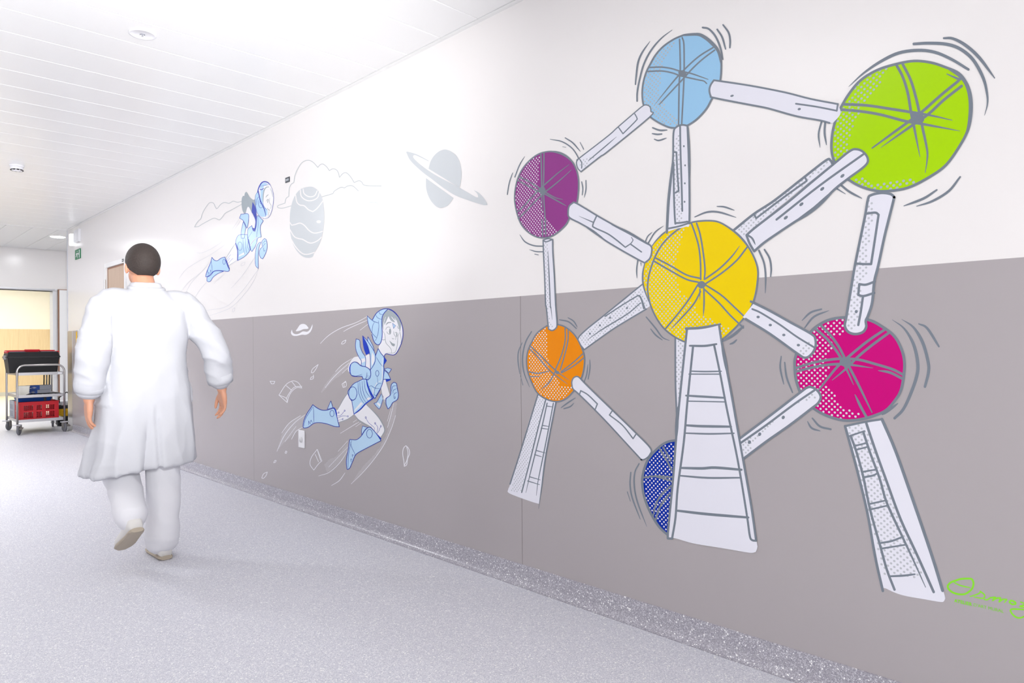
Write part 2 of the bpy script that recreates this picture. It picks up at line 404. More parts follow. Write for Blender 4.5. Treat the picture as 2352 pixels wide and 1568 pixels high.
def dots(parent, poly, m, layer, pitch=.0185, r=.0037, name='shading_dots'):
    """halftone: dots on a diagonal grid laid on the wall"""
    wp = [wall_yz(*p) for p in smooth(poly, True, 3)]; ys = [p[0] for p in wp]; zs = [p[1] for p in wp]; V = []; Fc = []
    x = WALL_X-.0012-LAYER*layer
    h = pitch/2
    for i in range(int(min(ys)/h)-1, int(max(ys)/h)+2):
        for j in range(int(min(zs)/h)-1, int(max(zs)/h)+2):
            if (i+j) % 2: continue
            c = (i*h, j*h)
            if not inside(c, wp): continue
            b = len(V); V += [(x, c[0]-r*math.cos(k*math.pi/4), c[1]+r*math.sin(k*math.pi/4)) for k in range(8)]; Fc.append(tuple(range(b, b+8)))
    if not V: return
    me = bpy.data.meshes.new(name); me.from_pydata(V, [], Fc); me.update()
    o = link(name, me, m, parent); o['kind'] = 'stuff'
    return o
def ell(f, cx, cy, rx, ry, n=14, rot=0):
    c, s = math.cos(rot), math.sin(rot); out = []
    for k in range(n):
        a, b = rx*math.cos(2*math.pi*k/n), ry*math.sin(2*math.pi*k/n); out += [cx+a*c-b*s, cy+a*s+b*c]
    return f(*out)
def vinyl(name, rgb, spec=.18): return mat(name, rgb, .22, spec)
V_LINE = vinyl('vinyl_slate_grey', (122, 131, 142)); V_TUBE = vinyl('vinyl_cool_white', (229, 229, 239))
V_PUR = vinyl('vinyl_purple', (146, 62, 138)); V_SKYB = vinyl('vinyl_sky_blue', (152, 198, 232)); V_LIME = vinyl('vinyl_lime', (170, 218, 4))
V_YEL = vinyl('vinyl_yellow', (241, 209, 0)); V_ORA = vinyl('vinyl_orange', (238, 140, 0)); V_MAG = vinyl('vinyl_magenta', (202, 0, 122)); V_NAVY = vinyl('vinyl_ultramarine', (0, 42, 160))
V_DOT = vinyl('vinyl_dot_grey', (190, 193, 200)); V_DOTW = vinyl('vinyl_dot_white', (226, 224, 230)); V_DOTG = vinyl('vinyl_dot_steel', (176, 186, 192))

# ------------------------------------------------------------------ mural of coloured balls joined by white tubes
mural = empty('wall_mural', (0, 0, 0)); tag(mural, 'large wall mural of seven coloured balls joined by white tubes on ladder legs', 'mural')
A = T(1140, 300, 3.92); B = T(1420, 40, 5.2275); Cc = T(1860, 60, 3.4087); D = T(1440, 440, 3.92); E = T(1160, 680, 3.136); Ff = T(1420, 740, 2.9037)
G = T(1680, 660, 3.733); Hh = T(1900, 940, 3.135); I = T(1620, 150, 3.4087); J = T(1280, 200, 4.6118); K = T(1900, 420, 4.237)
def ball(label, m, outline, w, ribs, rw, dotpoly, dm, layer, thick=None, hub=None, fillpoly=None, extra=()):
    b = fill('ball', fillpoly or outline, m, layer, mural); b['label'] = label
    if dotpoly: dots(b, dotpoly, dm, layer+1)
    for r in ribs:
        pts, t0, t1 = r if isinstance(r, tuple) else (r, 1, 1)
        stroke('seam_line', pts, rw, V_LINE, layer+2, b, t0, t1)
    if hub: fill('hub', hub, V_LINE, layer+2.5, b)
    stroke('outline', outline, w, V_LINE, layer+2, b, closed=True)
    if thick: stroke('outline', thick[0], thick[1], V_LINE, layer+2.2, b, .2, .2)
    for pts, ww in extra: stroke('outline', pts, ww, V_LINE, layer+2, b, .6, .3)
    return b
def tube_art(label, poly, layer, outline=None, w=4, closed=True, lines=(), rivets=(), dotpoly=None, name='tube', dm=None):
    t = fill(name, poly, V_TUBE, layer, mural); t['label'] = label
    if dotpoly: dots(t, dotpoly, dm or V_DOT, layer+.5)
    stroke('outline', outline or poly, w, V_LINE, layer+1, t, closed=closed if outline is None else False)
    for l in lines:
        pts, ww, t0, t1 = (list(l)+[1, 1])[:4]
        stroke('panel_line', pts, ww, V_LINE, layer+1, t, t0, t1)
    for r in rivets: fill('rivet', r, V_LINE, layer+1, t)
    return t
def motion(*lines):
    for pts, w, t0, t1 in lines: stroke('motion_line', pts, w, V_LINE, 1, mural, t0, t1)

# tubes that lie behind
tube_art('white tube from the purple ball to the sky blue ball', J(225,765, 207,800, 222,860, 255,897, 300,860, 460,735, 540,680, 985,315, 995,260, 985,210, 945,190, 905,205, 820,275, 640,430, 540,520, 235,755), 12, w=2.7,
    lines=((J(235,755, 262,800, 262,860), 2.5), (J(825,285, 848,330, 835,360, 700,495, 655,430), 2.7), (J(632,527, 500,640, 340,775), 2.7, .2, .7)), dotpoly=J(225,775, 300,765, 390,745, 260,880))
tube_art('white tube from the sky blue ball to the lime ball', I(70,118, 350,160, 620,212, 830,265, 1042,303, 1060,380, 1000,455, 905,435, 720,400, 540,355, 300,300, 70,255, 42,235, 35,190, 48,150), 12,
    I(1040,305, 830,265, 620,212, 350,160, 70,118, 45,155, 35,195, 45,240, 70,255, 300,300, 460,330, 540,350, 720,400, 900,432, 975,452), 4.2,
    lines=((I(712,302, 870,325, 1032,357, 1040,303), 4),), rivets=(ell(I,212,240,14,8,rot=-.3), ell(I,738,344,13,9,rot=-.3)))
tube_art('dotted white tube behind, between the yellow and lime balls', I(225,1290, 380,1165, 540,1060, 760,880, 945,745, 985,745, 1000,770, 700,1010, 330,1320, 400,1450, 300,1400), 2,
    I(225,1290, 380,1165, 540,1060, 760,888, 945,745, 980,745, 998,775), 5.6,
    lines=((I(385,1170, 400,1197, 600,1045, 795,905, 785,882), 4.5),), dotpoly=I(235,1290, 380,1175, 540,1070, 760,890, 950,755, 975,770, 700,1000, 335,1310, 310,1350))
tube_art('upright white tube from the sky blue ball down to the yellow ball', J(1150,1540, 1175,1300, 1200,1000, 1228,800, 1235,480, 1265,420, 1325,400, 1385,410, 1395,600, 1405,900, 1410,1420, 1360,1480, 1270,1500), 12,
    J(1165,1545, 1175,1300, 1205,1000, 1230,760, 1235,490, 1265,425, 1325,402, 1382,410, 1388,560, 1400,900, 1403,1400, 1380,1425, 1270,1440, 1252,1420, 1240,1150, 1235,800), 4.3,
    lines=((J(1165,1530, 1183,1200, 1215,900, 1232,720), 6.5, .9, .2), (J(1305,420, 1310,700, 1320,1000, 1328,1312), 4.2), (J(1248,690, 1266,690, 1275,900, 1290,1100, 1258,1118), 4), (J(1170,1500, 1290,1475, 1400,1440), 4), (J(1390,430, 1398,700, 1403,1050), 6, .3, .3)),
    rivets=[ell(J,x,y,9,11) for x, y in ((1345,627),(1358,830),(1355,1020),(1352,1215))], dotpoly=J(1250,500, 1295,510, 1305,900, 1325,1420, 1265,1430, 1240,1100, 1242,700))
tube_art('dotted white tube from the orange ball to the yellow ball', E(530,300, 590,235, 700,150, 870,20, 985,-85, 1060,60, 1010,95, 880,175, 760,250, 570,385, 535,345), 2,
    E(1020,92, 880,175, 760,250, 572,385, 538,340, 530,300, 590,238, 700,150, 870,12, 990,-85), 3.2,
    lines=((E(722,145, 860,55, 960,-5, 980,10, 1010,90), 3), (E(590,318, 700,240, 880,130, 978,48), 3, .2, .8), (E(1000,90, 985,30, 970,-5), 3)),
    rivets=[ell(E,x,y,7,8) for x, y in ((613,270),(685,210),(758,155),(880,85))], dotpoly=E(540,300, 600,245, 870,30, 985,-70, 1030,60, 880,165, 760,240, 575,370))
tube_art('white tube from the yellow ball to the magenta ball', G(195,135, 330,200, 500,295, 690,400, 722,445, 722,510, 690,570, 635,602, 560,560, 330,395, 100,255), 12,
    G(170,120, 340,205, 510,300, 690,400, 722,445, 722,510, 690,570, 635,602, 560,560, 330,395, 125,270), 5.5,
    lines=((G(182,185, 260,220, 420,320, 560,420, 710,512), 4.2),), rivets=[ell(G,x,y,14,11) for x, y in ((232,253),(336,322),(452,407),(577,494))], dotpoly=G(600,480, 690,460, 705,520, 640,590, 585,560))
tube_art('white tube from the purple ball down to the orange ball', A(425,985, 470,972, 510,980, 512,1100, 525,1300, 537,1568)+E(377,200, 367,232, 342,247, 316,237, 300,80)+A(447,1560, 438,1300, 428,1100), 12, w=3.1,
    lines=((A(430,992, 455,1000, 508,980), 3), (A(468,1080, 476,1250, 490,1568)+E(333,80, 343,170), 3, .3, .2)), dotpoly=A(430,1000, 462,1010, 468,1300, 485,1568)+E(318,120, 345,220, 312,225, 300,80)+A(448,1560, 440,1300))

# balls
ball('purple ball', V_PUR, A(478,188, 540,196, 610,222, 680,275, 722,350, 742,440, 742,540, 730,640, 712,710, 660,790, 630,845, 570,905, 500,950, 420,965, 350,950, 280,905, 225,840, 190,750, 170,650, 168,580, 178,500, 200,420, 245,335, 310,262, 390,208), 3.2,
    [(A(404,212, 408,300, 410,420, 412,540, 413,640, 415,745),1,.2), A(432,205, 430,400, 427,520, 432,640, 440,760, 448,945), A(415,800, 420,950), (A(205,415, 300,460, 400,525, 480,575, 540,605, 602,620),1,.3), A(200,450, 300,505, 385,550), (A(430,565, 530,620, 633,678),1,.3), (A(658,305, 560,380, 480,450, 400,520, 330,590, 260,670, 190,735),.3,1), (A(680,352, 600,425, 510,500, 440,555, 350,640, 270,725, 200,790),.3,1)], 3.1,
    A(395,218, 385,400, 378,500, 408,560, 405,640, 436,760, 480,810, 555,890, 535,925, 480,950, 420,955, 350,940, 285,895, 232,830, 198,745, 180,650, 178,580, 188,500, 210,420, 255,335, 318,265), V_DOTW, 6, thick=(A(440,190, 540,192, 620,222, 690,285, 725,345), 4.5), hub=ell(A,418,540,28,38))
ball('sky blue ball', V_SKYB, B(820,208, 950,200, 1040,228, 1130,300, 1200,390, 1235,490, 1240,620, 1228,760, 1195,870, 1130,975, 1060,1100, 950,1220, 840,1295, 760,1322, 640,1325, 540,1290, 450,1240, 385,1190, 330,1110, 300,1020, 292,900, 305,780, 340,660, 390,560, 450,455, 540,355, 660,270, 760,225), 4.2,
    [B(740,265, 745,400, 748,640, 735,800, 728,1300), B(772,245, 792,330, 795,640, 790,800, 765,1290), (B(380,602, 520,598, 640,615, 740,645, 880,675, 1082,745),1,.5), (B(360,650, 530,645, 660,670, 760,705, 960,750, 1030,765, 1065,795),1,.8), (B(1140,365, 1000,450, 900,530, 800,625, 700,730, 560,900, 440,1052),1,.1), (B(1160,395, 1020,500, 900,610, 800,720, 650,880, 497,1045),1,.7)], 3.6,
    B(690,290, 610,430, 540,560, 515,700, 505,900, 520,1000, 600,1100, 720,1240, 710,1310, 560,1280, 400,1190, 330,1080, 310,950, 315,800, 350,660, 450,470, 560,360), vinyl('vinyl_dot_taupe', (184, 184, 186)), 6, thick=(B(780,222, 950,205, 1040,240, 1130,315, 1205,410, 1235,560), 8), hub=ell(B,775,675,52,36,rot=.4))
ball('lime green ball', V_LIME, Cc(820,274, 950,287, 1060,322, 1170,372, 1235,460, 1262,560, 1265,680, 1240,810, 1180,930, 1070,1085, 940,1180, 770,1265, 600,1292, 500,1285, 400,1255, 310,1205, 240,1140, 190,1050, 172,960, 178,850, 200,750, 245,640, 310,530, 400,425, 530,345, 680,298), 6,
    [(Cc(680,305, 730,400, 770,530, 795,680, 820,800, 864,1025),1,.15), (Cc(730,300, 790,420, 830,550, 860,680, 885,800, 920,970, 920,1050, 905,1150),1,.2), (Cc(260,612, 450,622, 640,650, 800,675, 950,700, 1118,738),1,.2), (Cc(250,655, 400,668, 560,695, 750,745, 900,770, 1178,822),1,.15), (Cc(1165,430, 1030,540, 870,680, 760,760, 490,955),1,.5), (Cc(1190,470, 1050,580, 930,690, 800,780, 552,955),1,.1), (Cc(1072,375, 1175,420),.3,1)], 6.4,
    Cc(630,325, 560,430, 455,570, 390,690, 335,800, 310,900, 290,980, 200,1050, 182,960, 190,850, 212,750, 255,640, 320,540, 405,435, 530,355), V_DOTG, 6, thick=(Cc(1060,320, 1190,405, 1245,500, 1262,640, 1240,810, 1180,930), 9.5), hub=ell(Cc,845,718,55,45,rot=.5))
lime = [o for o in mural.children if o.get('label') == 'lime green ball'][0]
dots(lime, Cc(320,1195, 400,1185, 470,1225, 560,1235, 640,1220, 700,1212, 790,1190, 825,1225, 700,1265, 560,1280, 450,1265), V_DOTG, 7, r=.0042)
ball('dark blue half-hidden ball', V_NAVY, Ff(395,785, 330,797, 270,835, 200,915, 167,1010, 162,1080, 177,1170, 217,1270, 272,1360, 335,1420, 365,1200), 5.5,
    [Ff(280,845, 325,920, 357,985), Ff(302,832, 352,922), Ff(165,1035, 250,1025, 355,1032), Ff(255,1027, 352,1055), (Ff(352,1090, 285,1155, 250,1220, 235,1290),1,.7), Ff(345,1140, 280,1230, 250,1320)], 4.3,
    Ff(375,800, 330,812, 275,850, 210,925, 180,1010, 175,1080, 188,1170, 225,1265, 280,1350, 330,1405, 370,1040), V_DOTW, 2)
ball('yellow ball', V_YEL, D(620,270, 740,262, 830,275, 920,325, 1010,395, 1090,490, 1150,600, 1180,700, 1178,800, 1155,940, 1105,1070, 1010,1190, 930,1270, 850,1335, 760,1370, 640,1375, 520,1350, 430,1305, 340,1235, 270,1140, 215,1020, 190,900, 193,800, 215,700, 255,590, 310,490, 390,400, 480,330, 560,290), 3.9,
    [D(585,290, 620,390, 650,500, 665,640, 667,790), D(630,285, 660,380, 685,520, 705,690, 700,790), D(262,598, 400,670, 540,750, 660,780), D(245,625, 400,715, 540,790, 645,815), (D(1018,488, 950,580, 840,690, 710,785),.25,1), D(1085,500, 990,620, 860,730, 710,830), D(640,840, 560,970, 470,1090, 345,1240), (D(665,900, 590,1030, 400,1235),1,.3), D(700,880, 830,1000, 930,1110, 1050,1225), D(710,840, 850,930, 960,1030, 1065,1130), (D(695,870, 697,1000, 690,1125),1,.15), (D(660,880, 660,975),1,.2)], 4,
    D(540,318, 490,440, 460,560, 438,680, 460,800, 480,900, 560,970, 620,1050, 680,1120, 790,1155, 860,1200, 940,1225, 860,1320, 700,1350, 520,1345, 430,1295, 345,1225, 280,1130, 215,1000, 165,880, 158,740, 180,650, 235,530, 310,430, 420,350), vinyl('vinyl_dot_pale', (200, 200, 196)), 6, hub=ell(D,674,838,36,34), thick=(D(830,275, 920,325, 1010,395, 1090,490, 1150,600), 5),
    fillpoly=D(620,270, 740,262, 830,275, 920,325, 1010,395, 1090,490, 1150,600, 1180,700, 1178,800, 1155,940, 1105,1070, 1010,1190, 930,1270, 850,1335, 760,1370, 640,1375, 520,1350, 430,1305, 340,1235, 270,1140, 215,1020, 165,890, 148,760, 165,640, 205,560, 235,490, 290,420, 370,360, 480,318),
    extra=((D(490,322, 365,355, 285,420, 222,495), 3.8), (D(165,635, 145,740, 152,850, 198,990), 3.8), (D(1050,1212, 960,1290, 850,1355), 6)))
ball('orange ball', V_ORA, E(385,205, 440,225, 500,275, 545,350, 572,430, 572,500, 555,580, 520,650, 490,690, 450,730, 400,755, 340,755, 280,730, 230,690, 190,610, 165,540, 157,470, 165,400, 190,340, 230,270, 290,222, 330,206), 3.2,
    [E(435,230, 435,320, 410,420, 363,535), E(457,240, 455,320, 430,430, 400,530), E(562,415, 490,480, 405,545), E(568,445, 500,500, 410,552), (E(180,355, 250,420, 340,510, 400,560, 465,605),1,.2), (E(175,375, 240,440, 330,540, 455,635),1,.2), (E(175,545, 240,555, 320,540),1,.5), (E(180,578, 255,580),1,.5), (E(365,540, 320,620, 260,672),1,.3)], 3,
    E(300,228, 305,400, 318,470, 330,550, 380,600, 410,650, 480,655, 440,725, 340,745, 250,695, 200,610, 172,500, 182,380, 235,275), V_DOTW, 6, hub=ell(E,380,550,14,12))
ball('magenta ball', V_MAG, G(980,258, 1170,275, 1300,340, 1400,420, 1460,530, 1485,640, 1478,760, 1455,880, 1410,960, 1330,1050, 1230,1097, 1120,1128, 1000,1140, 900,1125, 790,1085, 700,1030, 630,955, 585,880, 555,780, 545,680, 550,600, 590,500, 670,395, 740,330, 840,278), 6.3,
    [(G(720,350, 820,440, 900,540, 960,640, 1050,835),1,.2), (G(770,325, 860,420, 930,520, 990,640, 1080,810, 1207,1070),1,.4), (G(1310,365, 1170,460, 1010,590, 900,690, 750,880),1,.6), (G(1350,390, 1200,500, 1080,600, 980,700, 865,795),1,.2), G(550,692, 700,645, 850,618, 960,610, 1100,620, 1250,660, 1380,700, 1470,745), (G(550,722, 700,685, 850,660, 1000,660, 1215,690),1,.15), (G(1260,712, 1360,728, 1465,780),.2,1), (G(1060,915, 1110,1020, 1160,1110),.2,1)], 6,
    G(980,270, 965,370, 890,440, 855,540, 800,600, 835,650, 835,740, 800,800, 860,860, 910,960, 1000,1040, 1080,1080, 1185,1090, 1000,1125, 880,1110, 740,1050, 640,950, 590,870, 558,720, 565,600, 650,430, 740,345, 850,285), vinyl('vinyl_dot_lilac', (214, 214, 222)), 6, hub=ell(G,980,638,50,40))

# tubes in front
tube_art('white riveted tube in front, between the lime and yellow balls', I(325,1330, 400,1265, 640,1080, 830,920, 1000,780, 1130,675, 1185,658, 1240,680, 1275,735, 1250,790, 1110,895, 1010,975, 860,1120, 680,1240, 560,1320, 460,1390, 385,1455, 350,1395), 12, w=5.3,
    lines=((I(1250,690, 900,940, 560,1208), 5), (I(1015,972, 860,1118, 690,1236), 9, .3, .3), (I(332,1328, 370,1355, 395,1405), 4.5, 1, .2), (I(1130,675, 1000,780), 7, .5, .5)), rivets=[ell(I,x,y,19,11,rot=-.7) for x, y in ((1076,866),(918,968),(755,1088),(633,1193))])
tube_art('white tube with panels from the purple ball to the yellow ball', A(650,740, 660,680, 700,645, 735,660, 820,710, 910,765, 1060,850, 1180,910, 1330,995, 1395,1040, 1402,1090, 1385,1150, 1340,1190, 1280,1160, 1120,1070, 980,985, 880,905, 760,835, 665,785), 12, w=3.7,
    lines=((A(748,770, 875,825), 3, .2, 1), (A(905,770, 872,850, 890,875, 1000,925, 1080,980, 1165,1050, 1215,1015, 1235,985, 1220,960), 3.4, 1, .5), (A(1210,1020, 1310,1092), 3.2), (A(1040,845, 1200,922, 1380,1030), 6, .3, .4), (A(800,860, 900,925, 1000,1000), 5, .2, .2)))
tube_art('white tube with panels from the orange ball to the dark blue ball', E(485,610, 500,585, 530,580, 570,620, 620,670, 775,820, 950,990, 1050,1095, 1045,1140, 1015,1170, 985,1175, 960,1150, 715,885, 540,710, 495,670, 485,640), 12, w=3.2,
    lines=((E(540,705, 548,680, 600,710, 668,775, 650,820), 3), (E(775,825, 755,855, 850,930, 925,1025, 948,990), 3)))
tube_art('white tube with panels from the lime ball down to the magenta ball', K(400,160, 430,120, 530,98, 620,110, 655,140, 620,280, 560,520, 500,800, 460,960, 440,1160, 400,1290, 378,1340, 382,1400, 350,1450, 280,1470, 210,1450, 175,1390, 190,1300, 230,1060, 270,820, 310,620, 370,330), 12, w=6,
    lines=((K(380,300, 470,290, 503,310, 470,530, 430,790, 360,790, 290,785), 5.5), (K(465,960, 380,990, 315,985, 305,1090, 360,1100, 460,1070), 5.5), (K(350,1110, 330,1250, 305,1382), 5.5)), rivets=(ell(K,285,1252,14,16),),
    dotpoly=K(405,170, 460,160, 445,290, 432,480, 405,600, 395,760, 385,920, 335,1000, 325,1250, 265,1430, 195,1400, 205,1300, 280,820, 322,620, 380,330))
tube_art('white dotted tube from the central ladder leg to the magenta ball', G(60,1300, 300,1125, 580,910, 655,857, 700,858, 745,890, 768,940, 745,990, 690,1035, 500,1180, 300,1320, 90,1480, 60,1400), 12,
    G(80,1290, 300,1125, 580,910, 655,857, 700,858, 745,890, 768,940, 745,990, 690,1035, 500,1180, 300,1320, 108,1465), 5.5,
    lines=((G(85,1330, 300,1180, 540,1000, 715,880), 5),), rivets=[ell(G,x,y,13,16,rot=.5) for x, y in ((157,1325),(245,1257),(447,1113))], dotpoly=G(90,1340, 300,1190, 540,1010, 700,890, 745,960, 640,965, 500,1040, 300,1230, 110,1440))
tube_art('dotted strut behind the central ladder leg', Ff(385,100, 450,100, 445,250, 410,640, 392,760, 385,400), 1, Ff(382,100, 383,400, 392,640, 390,760), 4, dotpoly=Ff(392,110, 440,110, 438,250, 405,600, 396,560, 390,300))
# ladder legs
tw = tube_art('central white ladder leg below the yellow ball', Ff(462,40, 560,35, 678,18, 690,90, 720,260, 800,700, 860,1050, 925,1450, 930,1500, 920,1530, 880,1535, 760,1515, 650,1497, 500,1472, 380,1438, 335,1440, 330,1410, 370,1030, 400,650, 430,330, 455,100), 16,
    Ff(462,40, 440,250, 408,560, 387,800, 370,1030, 335,1400, 340,1440, 362,1440, 385,1300, 400,1100, 440,800, 465,520, 502,160), 5, name='ladder_leg',
    lines=((Ff(675,20, 690,120, 715,260, 750,440, 800,720, 850,1000, 890,1230, 922,1455, 895,1450, 880,1420, 860,1280, 800,920, 730,590, 680,330, 642,150), 4.8), (Ff(455,42, 560,36, 685,12), 6, 1, .5), (Ff(690,130, 712,240, 735,360), 7.5, .2, .2), (Ff(400,560, 393,700, 388,800), 8, .1, .1)))
for pts, w in ((Ff(480,156, 580,157, 658,145), 5.3), (Ff(482,325, 580,328, 690,326), 3.6), (Ff(475,345, 685,345), 3.6), (Ff(455,488, 570,495, 715,503), 5.2), (Ff(465,525, 715,530), 3.6), (Ff(455,686, 560,692, 755,695), 6), (Ff(450,738, 610,743, 775,739), 4), (Ff(425,970, 560,973, 650,968, 825,982), 6.3), (Ff(420,1022, 600,1036, 815,1035), 4.6), (Ff(400,1255, 600,1278, 870,1300), 6.4)):
    stroke('rung', pts, w, V_LINE, 17, tw, .8, .8)
lg = tube_art('leaning white ladder leg below the orange ball', E(238,710, 295,745, 370,750, 330,960, 300,1150, 265,1350, 246,1495, 180,1475, 35,1420, 25,1390, 40,1350, 100,1150, 180,880), 4,
    E(238,710, 180,900, 100,1160, 38,1352), 3.2, name='ladder_leg', dotpoly=E(240,720, 288,748, 240,930, 170,1200, 120,1410, 45,1400, 105,1150, 185,880),
    lines=((E(370,755, 330,960, 290,1180, 265,1380, 243,1530), 3.3, 1, .2), (E(295,745, 245,930, 180,1190, 122,1412), 3), (E(305,770, 270,930, 225,1110, 180,1290, 152,1415), 2.8, 1, .3), (E(350,770, 320,930, 285,1110, 240,1330, 228,1435), 2.8, 1, .3)))
for pts in (E(300,790, 348,798), E(270,930, 320,938), E(262,950, 315,958), E(225,1110, 290,1128), E(215,1140, 265,1156), E(180,1300, 255,1322), E(165,1330, 250,1356)): stroke('rung', pts, 3, V_LINE, 5, lg, .8, .5)
lg = tube_art('leaning white ladder leg below the magenta ball', Hh(130,120, 280,90, 400,70, 490,290, 600,600, 700,900, 800,1200, 848,1340, 845,1375, 820,1385, 700,1365, 540,1335, 430,1290, 395,1255, 350,1020, 290,730, 210,380), 4,
    Hh(130,120, 205,390, 290,740, 345,1050, 402,1305), 6, name='ladder_leg', dotpoly=Hh(145,130, 265,105, 425,520, 525,790, 645,1050, 690,1200, 640,1210, 460,1185, 405,1190, 365,1000, 295,730, 215,400),
    lines=((Hh(130,120, 280,88, 395,70), 5), (Hh(395,70, 490,290, 600,600, 700,890, 770,1100, 832,1303), 6.8), (Hh(280,90, 340,270, 430,520, 530,790, 650,1050, 768,1313), 6), (Hh(170,190, 210,300, 260,480, 310,720, 380,970, 430,1150, 486,1296), 5.6), (Hh(262,165, 310,310, 380,500, 430,670, 540,910, 620,1080, 710,1280), 5.6, 1, .3)))
for pts in (Hh(165,190, 270,155), Hh(200,262, 285,241), Hh(210,290, 295,268), Hh(250,450, 352,432), Hh(262,488, 330,475, 360,460), Hh(305,680, 420,655), Hh(318,718, 440,690), Hh(390,960, 470,945, 545,915), Hh(395,1000, 570,972), Hh(450,1200, 550,1195, 632,1185)): stroke('rung', pts, 4.8, V_LINE, 5, lg, .9, .8)
# motion lines
motion((A(258,230, 210,310, 168,418), 2.4, .2, 1), (A(148,380, 118,470, 100,575), 2.4, .5, .9), (A(485,78, 590,98, 680,155, 730,225, 745,262), 2.8, .4, .9), (A(622,65, 690,110, 757,186), 3.1, .8, .4), (A(755,105, 788,168), 2.8, .5, .8), (A(598,145, 628,150), 2, .5, .5), (A(770,460, 780,520, 775,578), 2.6, .8, .8), (A(808,448, 808,530, 792,603), 2.6, .8, .2), (A(212,935, 260,1000, 340,1035, 425,1040), 3, .3, 1), (A(297,1070, 360,1088, 425,1090), 2.6, .2, 1), (A(348,1112, 380,1118), 2.6, .7, .7),
    (B(650,150, 520,250, 400,390, 310,560, 255,760, 230,900, 228,1005), 4, .2, .9), (B(385,285, 290,420, 240,540, 218,700, 208,805), 4.2, .15, .7), (B(1015,122, 1090,140, 1170,230, 1230,370, 1258,505), 4.6, .9, .6), (B(1190,145, 1250,240, 1290,380), 4.3, .9, .7), (B(1260,90, 1325,180, 1345,270, 1342,365), 4.3, .8, .8), (B(415,1325, 500,1355, 588,1352), 4, .8, .5), (B(410,1395, 470,1404, 525,1400), 3.8, .6, .8), (B(435,1462, 490,1477, 580,1448), 3.6, .6, .4),
    (Cc(305,475, 420,370, 560,275, 700,210, 850,190, 980,205, 1110,260, 1243,340), 7.2, .1, .8), (Cc(815,140, 930,134, 1070,142, 1180,180, 1280,265, 1360,410, 1390,540, 1390,620, 1368,700), 7.6, .8, .1), (Cc(1050,95, 1120,98, 1220,150, 1330,250, 1450,410), 7.6, .6, .3), (Cc(1178,1180, 1090,1290, 960,1370, 835,1410), 5.6, .7, .3), (Cc(995,1282, 890,1350, 735,1408), 5.6, .7, .3),
    (I(910,445, 888,540, 900,645), 4, 1, .15), (I(940,445, 935,530, 950,625), 4.6, 1, .3), (I(1060,935, 1130,990, 1228,1042), 5, 1, .3), (I(1030,965, 1100,1008), 4, 1, .3),
    (D(1190,530, 1235,640, 1250,760, 1247,915), 4.4, 1, .3), (D(1240,522, 1285,600, 1300,690, 1295,765), 4.4, .9, .6), (D(612,228, 720,185, 830,185, 985,232), 4.3, .5, .3), (D(812,133, 880,138, 968,168), 3.8, .5, .4), (A(1507,857, 1430,915, 1370,1010), 3, .2, 1), (A(1403,915, 1365,950, 1345,995), 2.6, .4, 1), (A(1275,1165, 1265,1250, 1268,1328), 3, 1, .3), (A(1303,1190, 1305,1220), 2.4, 1, .3), (D(175,1128, 260,1230, 320,1310, 385,1340), 3.6, .7, .3), (D(215,1235, 260,1290, 320,1335), 3.6, .5, .5), (D(990,1333, 960,1360, 930,1372), 4.6, .5, .6),
    (E(192,255, 150,330, 128,430, 135,540, 178,655), 3.2, .8, .3), (E(125,335, 98,400, 95,470, 108,560), 2.8, .5, .5), (E(112,570, 130,640), 2.6, .4, .6), (E(393,170, 460,185, 515,233), 3.2, .7, .7), (E(455,155, 495,180, 522,222), 3, .6, .4), (E(612,458, 613,520, 600,597), 2.8, .5, .8), (E(598,490, 590,560, 572,615), 2.8, .3, .9), (E(508,732, 450,770, 405,803), 3.2, .4, .5), (E(497,770, 470,795, 425,810), 3.2, .4, .8),
    (Ff(140,942, 112,1000, 108,1090, 130,1200, 192,1362), 3.6, .8, .2), (Ff(85,1000, 80,1080, 95,1170, 148,1312), 3.6, .8, .4), (Ff(62,1130, 82,1192), 3.6, .6, .4),
    (G(605,285, 680,215, 773,186), 4.6, .3, .8), (G(630,345, 710,250, 838,198), 4.6, .6, .2), (G(428,590, 420,690, 450,828), 4.2, .6, .5), (G(458,642, 475,770, 525,900), 4.4, .7, .7), (G(652,1145, 690,1205, 765,1230), 4.6, .3, .3), (G(695,1120, 760,1190, 853,1215), 4.8, .7, .9), (G(1378,275, 1480,350, 1560,480, 1598,640, 1590,760, 1530,930, 1470,1050, 1400,1120), 7.6, .1, .8), (G(1460,272, 1560,340, 1640,470, 1688,640, 1690,730, 1660,850), 7.4, .1, .8), (G(1608,312, 1680,350, 1780,506), 6, .5, .7), (G(1430,992, 1330,1068, 1295,1087), 6, .3, .6))

# ------------------------------------------------------------------ other wall art
V_LB = vinyl('vinyl_light_blue', (180, 214, 241), .4); V_RB = vinyl('vinyl_royal_blue', (0, 54, 190)); V_INK = vinyl('vinyl_ink_blue', (30, 52, 160)); V_HAIR = vinyl('vinyl_hair_grey', (160, 171, 178), .4)
V_WH = vinyl('vinyl_white', (238, 238, 243)); V_PLANET = vinyl('vinyl_pale_grey', (200, 205, 209), .4); V_FAINT = vinyl('vinyl_faint_grey', (216, 217, 222), .4); V_CLOUD = vinyl('vinyl_cloud_line', (190, 196, 199), .4); V_GREEN = vinyl('vinyl_bright_green', (140, 224, 52)); V_GLINE = vinyl('vinyl_mid_grey', (158, 166, 172))
def rebase(root, loc):
    root.location = loc
    for ch in root.children: ch.matrix_parent_inverse = Matrix.Translation(-Vector(loc))
def art(name, label, cat='wall decal', group=None): return tag(empty(name), label, cat, group)
